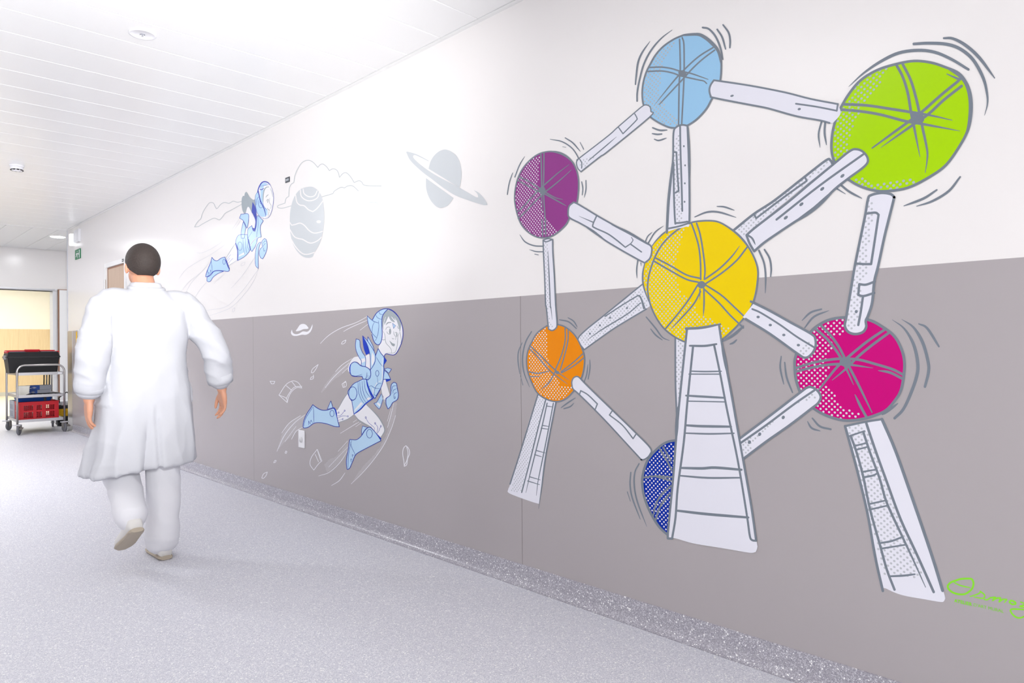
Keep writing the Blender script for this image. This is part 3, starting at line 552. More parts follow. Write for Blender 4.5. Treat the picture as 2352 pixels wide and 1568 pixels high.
def piece(root, name, poly, m, layer, edge=None, w=1.5, label=None, ang=62):
    o = fill(name, poly, m, layer, root, ang=ang)
    if edge: stroke('outline', poly, w, edge, layer+.5, o, closed=True, ang=ang)
    if label: o['label'] = label
    return o
def lines(parent, name, m, layer, w, *pts, t0=.6, t1=.6):
    for p in pts: stroke(name, p, w, m, layer, parent, t0, t1)

# running astronaut boy on the grey panels
boy = art('astronaut_decal', 'blue and white cartoon astronaut running across the grey wall panels')
M = T(840, 700, 12.06); N = T(790, 800, 9.8); O = T(600, 820, 5.2267); P = T(760, 880, 6.535); Q = T(640, 720, 7.84); AA = T(780, 700, 6.033)
hel = piece(boy, 'visor', M(480,290, 540,200, 640,140, 760,160, 880,270, 970,430, 1030,640, 1040,820, 1010,1000, 950,1170, 880,1290, 800,1370, 700,1380, 580,1345, 540,1370, 510,1440, 440,1380, 370,1250, 370,1150, 400,1100, 440,1000, 460,850, 455,500), V_WH, 3)
hair = fill('hair', M(470,300, 530,200, 640,145, 760,165, 870,280, 950,420, 985,540, 960,720, 945,750, 930,650, 900,540, 870,460, 805,400, 810,485, 740,460, 680,400, 640,310, 590,420, 525,560, 515,420, 495,560, 490,720, 460,560, 455,420), V_HAIR, 4, hel)
lines(hel, 'hair_highlight', V_WH, 4.5, 1.6, M(720,330, 800,430, 890,540), M(555,335, 525,450), M(810,370, 870,450))
lines(hel, 'face_line', V_GLINE, 4.5, 1.2, M(485,720, 540,840, 550,980, 580,1070, 680,1180, 720,1260, 720,1340), M(560,690, 590,630, 650,610, 690,640), M(590,740, 620,790, 670,820), M(815,780, 850,755, 880,780), M(780,730, 790,810, 840,890, 830,965), M(740,915, 755,945, 795,935), M(945,760, 900,870, 890,1000, 875,1150, 840,1270, 780,1330, 580,1332), M(465,960, 510,968, 545,955), M(960,750, 985,900, 990,1000, 975,1055))
lines(hel, 'eyebrow', V_GLINE, 4.5, 2.6, M(565,560, 620,495, 710,485), M(870,570, 915,655), t0=.2)
for cx, cy, rx, ry in ((682,735,29,82), (868,828,17,65)): fill('eye', ell(M,cx,cy,rx,ry), V_GLINE, 4.6, hel)
fill('mouth', M(660,985, 690,1010, 750,1060, 815,1080, 810,1130, 780,1150, 730,1120, 690,1050), V_GLINE, 4.5, hel)
o = fill('forehead_mark', M(750,505, 835,575, 778,655), V_LB, 4.6, hel, sm=False); stroke('outline', M(750,505, 835,575, 778,655), .7, V_INK, 4.8, hel, closed=True, sm=False)
h2 = piece(boy, 'helmet', M(610,120, 530,200, 470,300, 450,420, 455,560, 462,760, 450,950, 420,1050, 340,1100, 260,1050, 210,950, 180,830, 180,700, 185,520, 200,410, 280,260, 380,170, 480,125), V_LB, 5)
lines(h2, 'helmet_line', V_INK, 6, 1.6, M(195,410, 280,260, 390,160, 520,110, 630,110, 740,150, 870,270, 960,420, 1020,600, 1040,800, 1010,1010, 940,1190, 860,1330, 780,1385, 680,1375, 570,1355, 530,1400, 510,1450), M(620,120, 540,200, 475,300, 455,420, 455,600, 465,800, 445,980, 400,1080, 340,1105, 270,1060, 215,960, 180,820), t0=1, t1=1)
stroke('helmet_line', M(620,118, 740,158, 840,240, 930,360), 2.6, V_INK, 6, h2, .3, .2)
lines(h2, 'helmet_seam', V_INK, 6, .9, M(380,180, 385,230, 420,260, 480,270), M(280,270, 320,340, 380,380, 450,400), M(360,440, 370,600, 350,780, 310,920, 270,1000), M(245,480, 195,600, 185,770))
piece(boy, 'helmet_fin', M(50,300, 130,380, 240,460, 250,480, 200,590, 188,780, 100,600, 60,430), V_LB, 5.6)
lines(h2, 'fin_edge', V_INK, 7, 1.2, M(50,300, 130,380, 240,460, 360,500), M(50,300, 60,430, 100,600, 180,775, 310,915))
piece(boy, 'upper_arm', N(95,490, 110,400, 160,280, 230,200, 330,180, 480,170, 560,130, 600,150, 605,470, 490,410, 400,390, 300,300, 180,330, 140,420, 130,540), V_WH, 2.2)
piece(boy, 'torso', N(775,0, 840,110, 910,210, 900,400, 905,450, 890,700, 850,850, 780,1000, 700,1130, 660,1080, 600,960, 540,830, 515,700, 560,660, 610,580, 600,480, 680,360, 710,260, 715,170, 740,100), V_LB, 3.4, V_INK, 1.5)
torso = [c for c in boy.children if c.name.startswith('torso')][0]
lines(torso, 'suit_highlight', V_WH, 4.2, 1.8, N(870,220, 865,400, 870,600, 850,720, 785,745), N(650,890, 662,960, 655,1050), N(700,860, 750,770))
lines(torso, 'suit_line', V_INK, 4.4, 1.0, N(740,200, 800,310, 870,400), N(755,630, 770,780), N(560,870, 620,840, 700,890, 820,905), N(690,960, 720,860, 790,790, 850,790), N(690,960, 680,1040, 730,1065, 810,920))
stroke('chest_button', ell(N,755,560,36,65), 1.0, V_INK, 4.4, torso, closed=True)
piece(boy, 'collar', N(910,180, 970,270, 940,320, 895,380, 905,240), V_RB, 4.6)
piece(boy, 'jet_strap', AA(232,472, 280,492, 290,580, 320,660, 355,710, 365,760, 362,860, 300,840, 305,780, 270,720, 235,640, 222,560), V_LB, 2.8, V_INK, 1.2)
fill('strap_band', AA(302,748, 352,737, 360,780, 315,805), V_WH, 3.6, boy)
piece(boy, 'jet_wing', AA(395,442, 430,500, 470,580, 482,640, 400,520), V_LB, 2.6, V_INK, 1.1)
piece(boy, 'jet_wing', AA(322,428, 390,500, 470,620, 500,700, 495,780, 465,850, 432,895, 425,700, 390,560), V_LB, 4.7, V_INK, 1.3)
piece(boy, 'jet_wing', AA(320,425, 350,480, 390,560, 420,670, 370,692, 340,610, 325,520), V_RB, 5.4, label='royal blue inner face of the jet wing')
fill('wing_highlight', AA(455,650, 485,720, 480,790, 450,850, 445,760), V_WH, 5.6, boy)
gl = piece(boy, 'glove', N(160,360, 230,305, 300,320, 390,390, 500,415, 590,480, 610,580, 590,660, 540,710, 500,690, 440,690, 410,625, 300,630, 200,620, 155,570, 140,470), V_LB, 5, V_INK, 1.6)
lines(gl, 'finger_line', V_INK, 5.8, 1.0, N(525,540, 520,610, 490,680), N(550,600, 500,690), N(590,610, 530,700), N(170,600, 280,620, 415,580))
stroke('glove_shadow', N(150,360, 138,450, 145,570), 2.6, V_RB, 5.8, gl, .3, .3)
hp = piece(boy, 'hips', N(440,690, 330,740, 230,790, 150,880, 95,970, 110,1060, 170,1170, 185,1200, 230,1480, 340,1400, 490,1240, 640,1120, 560,930, 515,700), V_LB, 3.6, V_INK, 1.4)
lines(hp, 'suit_rib', V_INK, 4.6, 1.0, N(320,760, 330,950, 380,1120, 460,1240), N(360,750, 380,960, 430,1110, 500,1215), N(410,735, 430,930, 480,1080, 550,1180), N(460,710, 480,900, 540,1030, 620,1110))
stroke('belt', N(512,700, 545,850, 600,980, 670,1100), 3.8, V_RB, 4.8, hp, .4, 1); stroke('belt', N(230,1480, 380,1360, 500,1235, 660,1120), 2.6, V_RB, 4.8, hp, .6, 1)
fill('suit_band', N(240,1425, 250,1370, 390,1205, 430,1240), V_WH, 4.4, hp, sm=False); fill('suit_band', N(500,1140, 570,1095, 600,1130, 540,1165), V_WH, 4.4, hp, sm=False)
stroke('knee_pad', ell(N,205,1010,92,148,18), 1.2, V_INK, 4.7, hp, closed=True); stroke('knee_pad', N(110,1040, 140,1130, 200,1175, 265,1130, 298,1020), 1.0, V_INK, 4.7, hp)
piece(boy, 'forearm', N(890,720, 940,700, 970,800, 1020,960, 1035,1030, 1000,1100, 920,1170, 960,1310, 900,1180, 840,890), V_WH, 2.4)
lines(boy, 'sleeve_line', V_GLINE, 3, 1.7, N(955,760, 1000,900, 1040,1040), N(840,900, 880,1120, 985,1350), t0=.4)
piece(boy, 'shoulder_guard', N(915,460, 990,440, 1075,465, 1015,555, 960,510), V_LB, 2.6, V_INK, 1.1)
piece(boy, 'shoulder_guard', N(915,490, 990,560, 1055,690, 940,690, 890,700), V_LB, 3, V_INK, 1.2)
piece(boy, 'sleeve_opening', N(940,690, 1055,690, 1050,715, 955,755), V_RB, 3.2)
gl = piece(boy, 'glove', N(960,1130, 1040,1060, 1060,1000, 1060,880, 1080,800, 1130,760, 1185,790, 1205,900, 1230,1020, 1220,1120, 1180,1170, 1100,1220, 1050,1310, 995,1360, 955,1250), V_LB, 3.6, V_INK, 1.4)
lines(gl, 'finger_line', V_INK, 4.4, 1.0, N(1080,960, 1100,860, 1180,830), N(1110,1010, 1120,940, 1190,905), N(1125,1060, 1150,1010, 1200,990), N(1125,1060, 1140,1130, 1165,1110, 1150,1070), N(915,1170, 960,1115, 1040,1065))
piece(boy, 'scarf_end', N(855,1010, 885,1100, 870,1180, 830,1310, 795,1365, 740,1310, 680,1235, 740,1210, 800,1110), V_LB, 2, V_INK, 1.1); fill('scarf_band', N(740,1240, 775,1213, 832,1262, 812,1312), V_WH, 3, boy, sm=False)
lg = piece(boy, 'leg', P(260,140, 280,230, 320,260, 350,465, 240,540, 110,590, 80,400, 105,395, 190,240), V_WH, 2.2)
lines(lg, 'leg_edge', V_GLINE, 3, 1.8, P(105,395, 190,240, 262,138), P(350,470, 250,540, 120,585), t0=.3)
lines(lg, 'circuit_line', V_INK, 3.2, .9, P(85,455, 120,440), P(90,490, 150,480, 210,410), P(95,525, 180,490, 255,495), P(105,560, 180,538))
for cx, cy in ((120,438), (210,410), (258,495), (180,537)): stroke('circuit_dot', ell(P,cx,cy,8,12,8), .8, V_INK, 3.2, lg, closed=True)
bt = piece(boy, 'boot', O(622,570, 660,600, 720,632, 790,635, 880,608, 895,650, 940,835, 880,830, 790,800, 700,785, 630,795, 575,835, 525,850, 505,835, 515,760, 550,680, 590,620), V_LB, 3.4, V_INK, 1.6)
piece(boy, 'boot_fin', O(838,525, 862,605, 795,625), V_LB, 3, V_INK, 1.1)
stroke('boot_cuff', O(872,608, 895,640, 912,720), 3.2, V_RB, 4.4, bt, .8, .2); stroke('boot_badge', ell(O,853,675,25,38), 1.1, V_INK, 4.4, bt, closed=True)
lines(bt, 'boot_line', V_INK, 4.4, 1.0, O(630,590, 575,670, 530,750, 515,830), O(630,600, 632,700, 635,790), O(570,815, 572,765, 588,802), O(590,800, 600,755, 620,790))
lg = piece(boy, 'leg', P(350,465, 440,410, 530,315, 620,400, 720,510, 800,660, 805,710, 750,810, 690,750, 600,650, 500,590, 420,540), V_WH, 2.2)
lines(lg, 'leg_edge', V_GLINE, 3, 2.3, P(530,315, 650,430, 740,540, 805,670, 800,740, 755,805), P(360,475, 430,560, 560,640, 610,655), t0=.3)
lines(lg, 'circuit_line', V_INK, 3.2, .9, P(527,515, 570,590, 650,660, 660,705), P(667,600, 705,660, 695,745), P(752,640, 720,720, 695,755))
for cx, cy in ((527,513), (667,600), (754,643)): stroke('circuit_dot', ell(P,cx,cy,9,14,8), .8, V_INK, 3.2, lg, closed=True)
bt = piece(boy, 'boot', P(575,660, 620,680, 690,760, 755,860, 620,930, 430,1030, 370,1080, 330,1170, 290,1265, 260,1290, 245,1280, 235,1160, 265,990, 285,855, 310,845, 390,845, 460,790, 520,700), V_LB, 3.4, V_INK, 1.5)
piece(boy, 'boot_fin', P(480,640, 560,665, 520,690, 465,775, 465,700), V_LB, 3, V_INK, 1.1)
stroke('boot_cuff', P(680,745, 752,832), 2.8, V_RB, 4.4, bt, .3, 1); stroke('boot_badge', ell(P,583,755,43,65), 1.1, V_INK, 4.4, bt, closed=True)
lines(bt, 'boot_line', V_INK, 4.4, 1.0, P(315,855, 270,1060, 260,1280), P(300,890, 320,970, 365,1060, 360,1090), P(330,1110, 325,1070, 350,1080), P(310,1180, 305,1135, 325,1140))
lines(boy, 'trail_line', V_WH, 1, 1.4, Q(755,538, 860,430, 980,340, 1150,250, 1400,160, 1595,55), Q(1172,322, 1300,250, 1595,120), Q(1470,298, 1610,190), Q(1025,1045, 1150,920, 1320,810), Q(840,1335, 960,1180, 1100,1040, 1270,890), Q(1150,1070, 1250,980),
    O(248,910, 340,790, 475,700), O(190,1130, 280,940, 400,790, 530,690), O(285,1015, 420,830), O(365,985, 420,890, 500,840), O(690,1425, 820,1380, 950,1260, 1040,1120), O(925,1130, 1040,1005), O(810,1320, 1040,1080), O(845,1540, 940,1480, 1008,1388), O(955,912, 1150,790), O(1105,780, 1150,750),
    P(308,1508, 480,1340, 650,1140, 800,920, 910,680, 975,480), P(850,570, 905,380), P(852,665, 900,490, 945,300), P(145,750, 425,580), P(375,650, 455,595))
dp = dict(pitch=.0088, r=.0015, name='trail_dots')
for poly in (Q(1030,1050, 1300,840, 1260,960, 1130,1100, 990,1200, 850,1350, 760,1440, 830,1290, 950,1140), O(270,900, 340,800, 470,710, 520,690, 500,830, 400,900, 350,960, 270,1030, 190,1130, 240,960), O(760,1290, 830,1220, 900,1190, 1040,1030, 1040,1130, 950,1250, 830,1360, 790,1380), P(330,1480, 480,1250, 680,1040, 830,780, 880,600, 950,290, 995,290, 970,480, 905,680, 790,920, 640,1140, 470,1340)):
    dots(boy, poly, V_WH, 1, **dp)
rebase(boy, (WALL_X, *wall_yz(815, 1080)))

# drifting debris drawn around him, each its own outline
def debris(label, parts, w=1.3, name='debris_outline'):
    r = art(name, label, 'wall decal', 'white debris outlines around the running astronaut')
    for pts, closed in parts: stroke('outline' if closed else 'inner_line', pts, w, V_WH, 1, r, closed=closed)
    p = parts[0][0]; rebase(r, (WALL_X, *wall_yz(p[0][0], max(q[1] for q in p))))
debris('large white outline of a curved panel with window bars, left of the raised boot', [(O(215,455, 290,340, 350,295, 400,285, 450,310, 490,370, 430,365, 370,410, 330,480, 315,545), True), (O(300,340, 365,395), False), (O(370,295, 415,350), False), (O(215,455, 300,490, 315,545), False), (O(300,500, 340,430, 400,360, 490,350), False)])
debris('tiny white half-moon outline furthest left, level with the curved panel', [(O(108,288, 165,290, 155,318, 125,320), True)])
debris('slim white leaf-shaped outline above the curved panel', [(O(685,88, 660,140, 625,185, 603,185, 620,140), True)])
debris('small white loop just under the slim leaf-shaped outline', [(O(592,268, 600,240, 630,235, 625,258), True), (O(630,235, 628,213), False)])
debris('small white ring shape left of the jet strap', [(Q(1135,545, 1155,505, 1215,475, 1200,520, 1165,545), True)])
debris('small white barrel outline left of the astronaut hips', [(Q(1145,1270, 1165,1330, 1215,1310, 1222,1260, 1210,1215), True), (Q(1150,1260, 1210,1235), False), (Q(1178,1265, 1185,1320), False)])
debris('tiny white oval below the boot trail', [(O(288,1150, 298,1125, 311,1133, 302,1154), True)])
debris('tiny tilted white oval lower left of the wall socket', [(O(152,1266, 165,1240, 181,1239, 172,1260), True)])
debris('white teardrop outline lowest on the left, near the skirting', [(O(8,1450, 30,1400, 75,1378, 60,1420, 30,1452), True)])
debris('white outline of a broken window piece right below the wall socket', [(O(675,1105, 730,1245, 690,1280, 633,1355, 588,1285, 605,1200), True), (O(650,1165, 690,1255), False), (O(675,1110, 715,1240), False)])
debris('white shoe-sole outline at right of the running astronaut', [(P(1130,935, 1170,980, 1185,1050, 1155,1130, 1140,1220, 1105,1245, 1095,1150, 1080,1050, 1095,970), True), (P(1140,950, 1160,1040, 1145,1150, 1105,1230), False)], 1.6)
u = art('crater_decal', 'solid white dome and dish shape at top left of the grey panels')
fill('dome', Q(310,310, 340,270, 390,200, 450,185, 500,205, 545,260, 520,275, 450,280, 390,305, 330,318), V_WH, 1, u)
fill('dish', Q(240,285, 260,345, 310,370, 370,360, 440,320, 520,325, 570,280, 612,190, 610,250, 570,335, 500,380, 420,380, 330,400, 260,395, 225,350), V_WH, 1, u)
rebase(u, (WALL_X, *wall_yz(692, 772)))

# flying astronaut on the white wall
gil = art('astronaut_decal', 'blue and white cartoon astronaut with grey ponytail flying on the white wall')
V = T(420, 430, 11.76); Wt = T(560, 410, 15.675); R = T(540, 400, 6.533); S = T(400, 520, 7.127)
piece(gil, 'ponytail', V(1590,400, 1600,290, 1630,230, 1665,235, 1680,160, 1715,118, 1750,160, 1800,250, 1880,325, 1930,340, 1955,310, 1965,450, 1990,600, 1900,560, 1865,680, 1800,560, 1765,525, 1735,570, 1700,690, 1670,725, 1620,640, 1595,520), V_HAIR, 2)
fc = piece(gil, 'visor', Wt(760,100, 880,150, 980,260, 1050,430, 1080,640, 1070,850, 1030,1100, 960,1300, 860,1420, 700,1440, 600,1390, 500,1280, 450,1100, 440,950, 470,800, 500,480, 560,280, 650,150), vinyl('vinyl_visor_white', (240, 239, 242)), 3)
lines(fc, 'face_line', V_GLINE, 4.6, 1.0, Wt(815,820, 850,760, 900,740), Wt(940,700, 930,860, 990,960, 985,1050, 945,1080), Wt(920,1140, 910,1250, 880,1370), Wt(960,350, 1010,470, 1050,650))
lines(fc, 'eyebrow', V_GLINE, 4.6, 1.7, Wt(795,685, 850,610, 895,580), t0=.2); stroke('eye', Wt(885,750, 868,860), 1.8, V_GLINE, 4.6, fc); stroke('mouth', Wt(860,1070, 890,1120, 940,1135), 1.4, V_GLINE, 4.6, fc)
stroke('hair', Wt(700,840, 705,600, 740,420, 820,315, 910,300), 2.8, V_HAIR, 4.2, fc, .5, .5)
hm = piece(gil, 'helmet', Wt(430,600, 470,500, 520,510, 560,620, 600,800, 680,930, 740,1100, 800,1370, 620,1370, 500,1250, 455,1100, 440,950, 415,750), V_LB, 4)
for q in (Wt(590,230, 680,170, 780,150, 880,200, 740,260, 600,290), Wt(580,300, 740,270, 700,350, 600,370), Wt(690,400, 720,400, 690,600, 690,830, 720,980, 850,1130, 860,1310, 800,1330, 700,1000, 610,800, 610,420)): fill('helmet_panel', q, V_LB, 4.3, hm)
V_INK2 = vinyl('vinyl_ink_violet', (66, 80, 178))
stroke('helmet_crown', Wt(500,500, 530,380, 590,240, 670,140, 770,112, 880,150, 975,255), 2.8, V_INK2, 4.8, hm, .6, .3)
stroke('helmet_crown', Wt(520,420, 560,600, 600,780, 680,960, 760,1150, 800,1370), 2.4, V_INK2, 4.8, hm, 1, .3)
stroke('helmet_crown', Wt(590,385, 640,400, 740,345), 2.0, V_INK2, 4.8, hm, .8, .3); lines(hm, 'helmet_line', V_INK2, 4.9, .9, Wt(590,285, 740,250, 910,225), Wt(970,250, 1040,420, 1078,640, 1065,880, 1020,1130, 940,1340, 850,1420, 690,1440), Wt(500,490, 430,600, 415,780, 440,1000, 470,1180, 540,1310, 620,1390, 720,1420), Wt(555,650, 490,730, 455,950), Wt(545,760, 530,880, 560,1010, 620,1060, 690,1020), Wt(600,760, 590,880, 650,920), Wt(700,850, 730,990, 790,1080, 855,1140))
piece(gil, 'upper_arm', R(165,590, 190,490, 215,500, 260,600, 310,700, 305,790, 280,815, 210,680), V_WH, 2.6)
piece(gil, 'torso', R(350,620, 425,700, 380,790, 395,940, 345,960, 330,1020, 300,1090, 255,1160, 230,1120, 195,980, 195,830, 255,770, 270,840, 300,860, 320,780, 330,640), V_LB, 3, V_INK2, 1.0)
tr = [c for c in gil.children if c.name.startswith('torso')][-1]
lines(tr, 'suit_line', V_INK2, 3.8, .8, R(345,620, 350,760, 330,900, 325,1010), R(195,960, 260,860), R(235,1060, 270,1010, 320,960)); stroke('suit_highlight', R(235,1070, 260,1020, 330,950), 2, V_WH, 3.7, tr)
piece(gil, 'collar', R(265,415, 310,500, 325,620, 318,780, 300,850, 270,850, 255,800, 295,810, 307,700, 270,600, 252,560), V_INK2, 3.6)
piece(gil, 'glove', R(70,660, 90,600, 120,598, 170,590, 200,600, 208,640, 195,760, 180,810, 150,740, 120,690), V_LB, 3.2, V_INK2, 1.1); piece(gil, 'scarf', R(125,710, 160,790, 150,880, 142,960, 95,960, 95,850), V_LB, 2.8, V_INK2, .9)
hp = piece(gil, 'hips', R(10,1030, 40,930, 90,905, 190,905, 200,980, 230,1120, 150,1230, 40,1295, 45,1180), V_LB, 3.2, V_INK2, 1.0)
lines(hp, 'suit_rib', V_INK2, 4, .8, R(120,950, 125,1080, 145,1200), R(160,960, 160,1080, 180,1180), R(190,1000, 190,1080, 215,1150)); stroke('knee_pad', ell(R,75,1080,34,64), .8, V_INK2, 4, hp, closed=True); stroke('belt', R(10,1035, 40,1130, 40,1290), 2, V_INK2, 4, hp); stroke('belt', R(202,980, 232,1128), 2.4, V_INK2, 4, hp)
fill('suit_band', R(55,1240, 60,1215, 140,1170, 145,1200), V_WH, 3.9, hp, sm=False)
lg = piece(gil, 'leg', S(870,500, 1000,280, 1040,400, 1045,550, 900,640), V_WH, 2.4); lines(lg, 'leg_edge', V_GLINE, 3, 1.2, S(860,505, 930,390, 1000,285), S(895,640, 1030,555)); lines(lg, 'circuit_line', V_INK2, 3, .8, S(870,540, 925,460), S(870,575, 915,520), S(890,600, 965,520))
bt = piece(gil, 'boot', S(620,505, 660,550, 710,560, 770,520, 830,500, 860,560, 905,700, 880,735, 800,725, 700,720, 640,740, 580,800, 530,825, 520,810, 545,720, 600,590), V_LB, 3.2, V_INK2, 1.3)
stroke('boot_cuff', S(848,545, 880,640, 905,690), 2.4, V_INK2, 4, bt); stroke('boot_badge', ell(S,820,578,20,42), .9, V_INK2, 4, bt, closed=True); lines(bt, 'boot_line', V_INK2, 4, .8, S(612,570, 560,680, 540,800), S(612,570, 620,660, 628,740), S(565,800, 570,745, 580,780), S(595,770, 600,710, 612,745))
piece(gil, 'boot', S(545,830, 600,800, 650,740, 720,725, 810,735, 720,770, 640,830, 600,890, 565,905, 540,890), V_LB, 2.6, V_INK2, 1.1)
gl = piece(gil, 'glove', R(440,965, 470,985, 485,1080, 470,1160, 440,1230, 415,1270, 385,1250, 365,1190, 380,1120, 410,1090, 405,1010), V_LB, 3.2, V_INK2, 1.1); lines(gl, 'finger_line', V_INK2, 4, .8, R(425,1040, 445,1000, 470,1010), R(425,1090, 440,1050, 465,1040), R(430,1100, 435,1155, 460,1140))
piece(gil, 'scarf_end', R(390,1020, 360,1100, 350,1200, 350,1415, 310,1365, 305,1220, 325,1090, 360,1030), V_LB, 2.6, V_INK2, .9)
piece(gil, 'forearm', R(345,960, 380,950, 390,1010, 340,1080, 300,1130, 330,1020), V_WH, 2.2); 
lines(gil, 'trail_line', V_FAINT, 1, 1.0, S(372,432, 460,430, 600,370, 760,270), S(80,850, 200,700, 400,570, 600,460, 830,300), S(120,1055, 250,900, 440,750, 590,580), S(190,1085, 300,900, 540,650), S(340,1165, 420,1040, 540,900), S(655,937, 820,750), S(935,1010, 1120,800, 1320,510), S(400,1450, 560,1370, 760,1340, 900,1280, 1050,1130, 1200,950, 1375,700), S(560,1465, 760,1400, 950,1310, 1150,1110, 1300,900, 1380,700), V(1510,870, 1270,1230, 990,1529), V(1570,890, 1350,1210, 1120,1500), S(1230,630, 1310,520), S(720,885, 850,745))
rebase(gil, (WALL_X, *wall_yz(560, 650)))
def faint(label, pts):
    r = art('debris_outline', label, 'wall decal', 'faint debris outlines below the flying astronaut'); stroke('outline', pts, .9, V_FAINT, 1, r, closed=True); rebase(r, (WALL_X, *wall_yz(*pts[0])))
faint('faint grey pebble outline below the flying astronaut hips', S(1095,630, 1110,605, 1165,580, 1150,625, 1100,645)); faint('faint grey oval outline just above the grey panels, near the man', S(955,1390, 965,1350, 995,1328, 990,1375, 968,1400))

# clouds and planets
cl = art('cloud_decal', 'grey cloud outline trailing left of the flying astronaut ponytail')
stroke('outline', V(1590,380, 1480,405, 1370,375, 1300,410, 1240,435, 1150,410, 1080,425, 1010,480, 950,555, 915,580, 880,530, 840,440, 780,410, 710,430, 640,520, 570,630, 520,740, 490,850, 430,900, 360,990, 320,1070, 420,1060, 520,1000, 700,900, 850,835, 970,875, 1020,860, 1080,790, 1150,700, 1300,620, 1590,460), 1.5, V_CLOUD, 1, cl)
rebase(cl, (WALL_X, *wall_yz(500, 520)))
Tt = T(640, 360, 6.272); cl = art('cloud_decal', 'scalloped grey cloud outline behind the banded planet')
for q in (Tt(185,706, 70,738, 0,735, -15,718, 0,700, 92,668), Tt(92,668, 110,600, 148,571), Tt(148,571, 155,460, 180,400, 222,371), Tt(222,371, 240,260, 290,150, 350,75, 430,50, 500,80, 567,153), Tt(567,153, 600,115, 640,105, 690,140, 733,199), Tt(733,199, 790,172, 850,205, 880,296), Tt(880,296, 930,240, 980,232, 1040,290, 1090,371), Tt(1090,371, 1160,345, 1200,365, 1250,412, 1480,420), Tt(625,577, 785,530), Tt(785,530, 810,490, 900,440, 950,450), Tt(950,450, 1000,420, 1070,420, 1150,490), Tt(1180,745, 1400,710, 1448,695, 1400,655, 1290,660)):
    stroke('outline', q, 1.6, V_CLOUD, 1, cl)
rebase(cl, (WALL_X, *wall_yz(760, 480)))
pl = art('planet_decal', 'egg-shaped grey planet with wavy white bands beside the bright glare')
fill('disc', Tt(460,430, 540,460, 600,530, 635,620, 655,750, 660,900, 640,1080, 600,1230, 550,1330, 510,1390, 490,1440, 420,1455, 340,1430, 260,1350, 200,1230, 170,1080, 163,930, 170,790, 200,650, 250,540, 330,460), V_PLANET, 2, pl)
for q in (Tt(355,462, 370,530, 440,575, 520,560, 558,490), Tt(315,475, 330,570, 400,625, 480,630, 560,590, 590,510), Tt(247,550, 265,650, 310,695, 370,705, 430,760, 495,790, 560,740, 645,630), Tt(160,940, 190,985, 240,975, 310,955, 370,985, 440,1060, 500,1095, 560,1095, 648,1070), Tt(162,1040, 220,1140, 280,1175, 350,1190, 420,1230, 480,1242, 560,1210, 625,1155), Tt(183,1185, 250,1300, 340,1390, 420,1405, 520,1375)):
    stroke('band', q, 2.5, M_WALL, 3, pl, .8, .8)
fill('crater', ell(Tt,580,935,32,21), M_WALL, 3, pl)
rebase(pl, (WALL_X, *wall_yz(707, 592)))
U = T(920, 330, 9.8); pl = art('planet_decal', 'pale grey ringed planet between the glare and the purple ball')
fill('globe', U(635,562, 680,400, 760,270, 860,180, 950,138, 1040,135, 1150,180, 1270,280, 1340,430, 1375,600, 1375,750, 1355,900, 1330,990), V_PLANET, 1, pl)
fill('globe', U(578,775, 1197,1220, 1130,1320, 1050,1400, 920,1443, 820,1420, 700,1300, 620,1150, 580,980), V_PLANET, 1, pl)
fill('ring', U(130,188, 170,180, 330,225, 450,280, 640,385, 630,394, 450,305, 340,258, 300,258, 285,290, 320,350, 450,470, 640,610, 850,740, 1100,870, 1350,1000, 1680,1190, 1755,1205, 1735,1130, 1655,1045, 1760,1100, 1860,1200, 1930,1300, 1963,1378, 1870,1380, 1700,1330, 1350,1210, 1180,1130, 950,980, 700,790, 500,640, 300,460, 200,340), V_PLANET, 1, pl)
rebase(pl, (WALL_X, *wall_yz(1013, 477)))
rebase(mural, (WALL_X, *wall_yz(1640, 1270)))

# signature
sg = art('signature_decal', 'bright green handwritten signature and small lettering at lower right', 'lettering'); Lg = T(2150, 1300, 11.2)
for nm, q, w, c in (('letter', Lg(500,370, 640,325, 830,315, 910,325, 950,370, 965,460, 930,570, 850,650, 750,710, 620,720, 480,690, 370,630, 310,550, 310,490, 360,430, 430,390), 4.4, True), ('letter', Lg(470,415, 600,480, 740,520, 880,545), 3, False), ('letter', Lg(880,775, 1000,740, 1120,690, 1140,642, 1240,720, 1250,780, 1210,820, 1100,810, 980,785), 3.2, False), ('letter', Lg(1245,850, 1320,858, 1400,810, 1525,795, 1460,875, 1560,820, 1660,812, 1628,912, 1720,850, 1825,850, 1760,930), 3.8, False), ('letter', Lg(1950,880, 2040,925, 2048,968, 1960,975, 1900,930, 1900,893), 4, True), ('letter', Lg(2175,915, 2262,948, 2340,968, 2290,985, 2160,1030, 2300,1065, 2380,1090), 3.6, False), ('letter', Lg(2400,1130, 2262,1112, 2100,1100, 1950,1100, 1912,1140, 1960,1220, 2050,1300, 2150,1325, 2262,1290, 2360,1220, 2400,1130), 3.8, False)):
    stroke(nm, q, w, V_GREEN, 1, sg, .7, .6, closed=c)
def wall_text(txt, x, y, x1, height, bold):
    y0, z0 = wall_yz(x, y); y1 = wall_yz(x1, y+(x1-x)*.24)[0]
    me = text_mesh(txt, height, bold, space=1.14 if bold else 1.0); xs = [v.co.x for v in me.vertices]; k = (y0-y1)/(max(xs)-min(xs)); m0 = min(xs)
    for v in me.vertices: v.co = Vector((WALL_X-.0016, y0-(v.co.x-m0)*k, z0+v.co.y))
    return link('lettering', me, V_GREEN, sg)
wall_text('ATELIER', 2192, 1381.5, 2233, .0132, .0005)
wall_text("D'ART MURAL", 2237, 1391.5, 2305.5, .0132, 0)
rebase(sg, (WALL_X, *wall_yz(2270, 1415)))

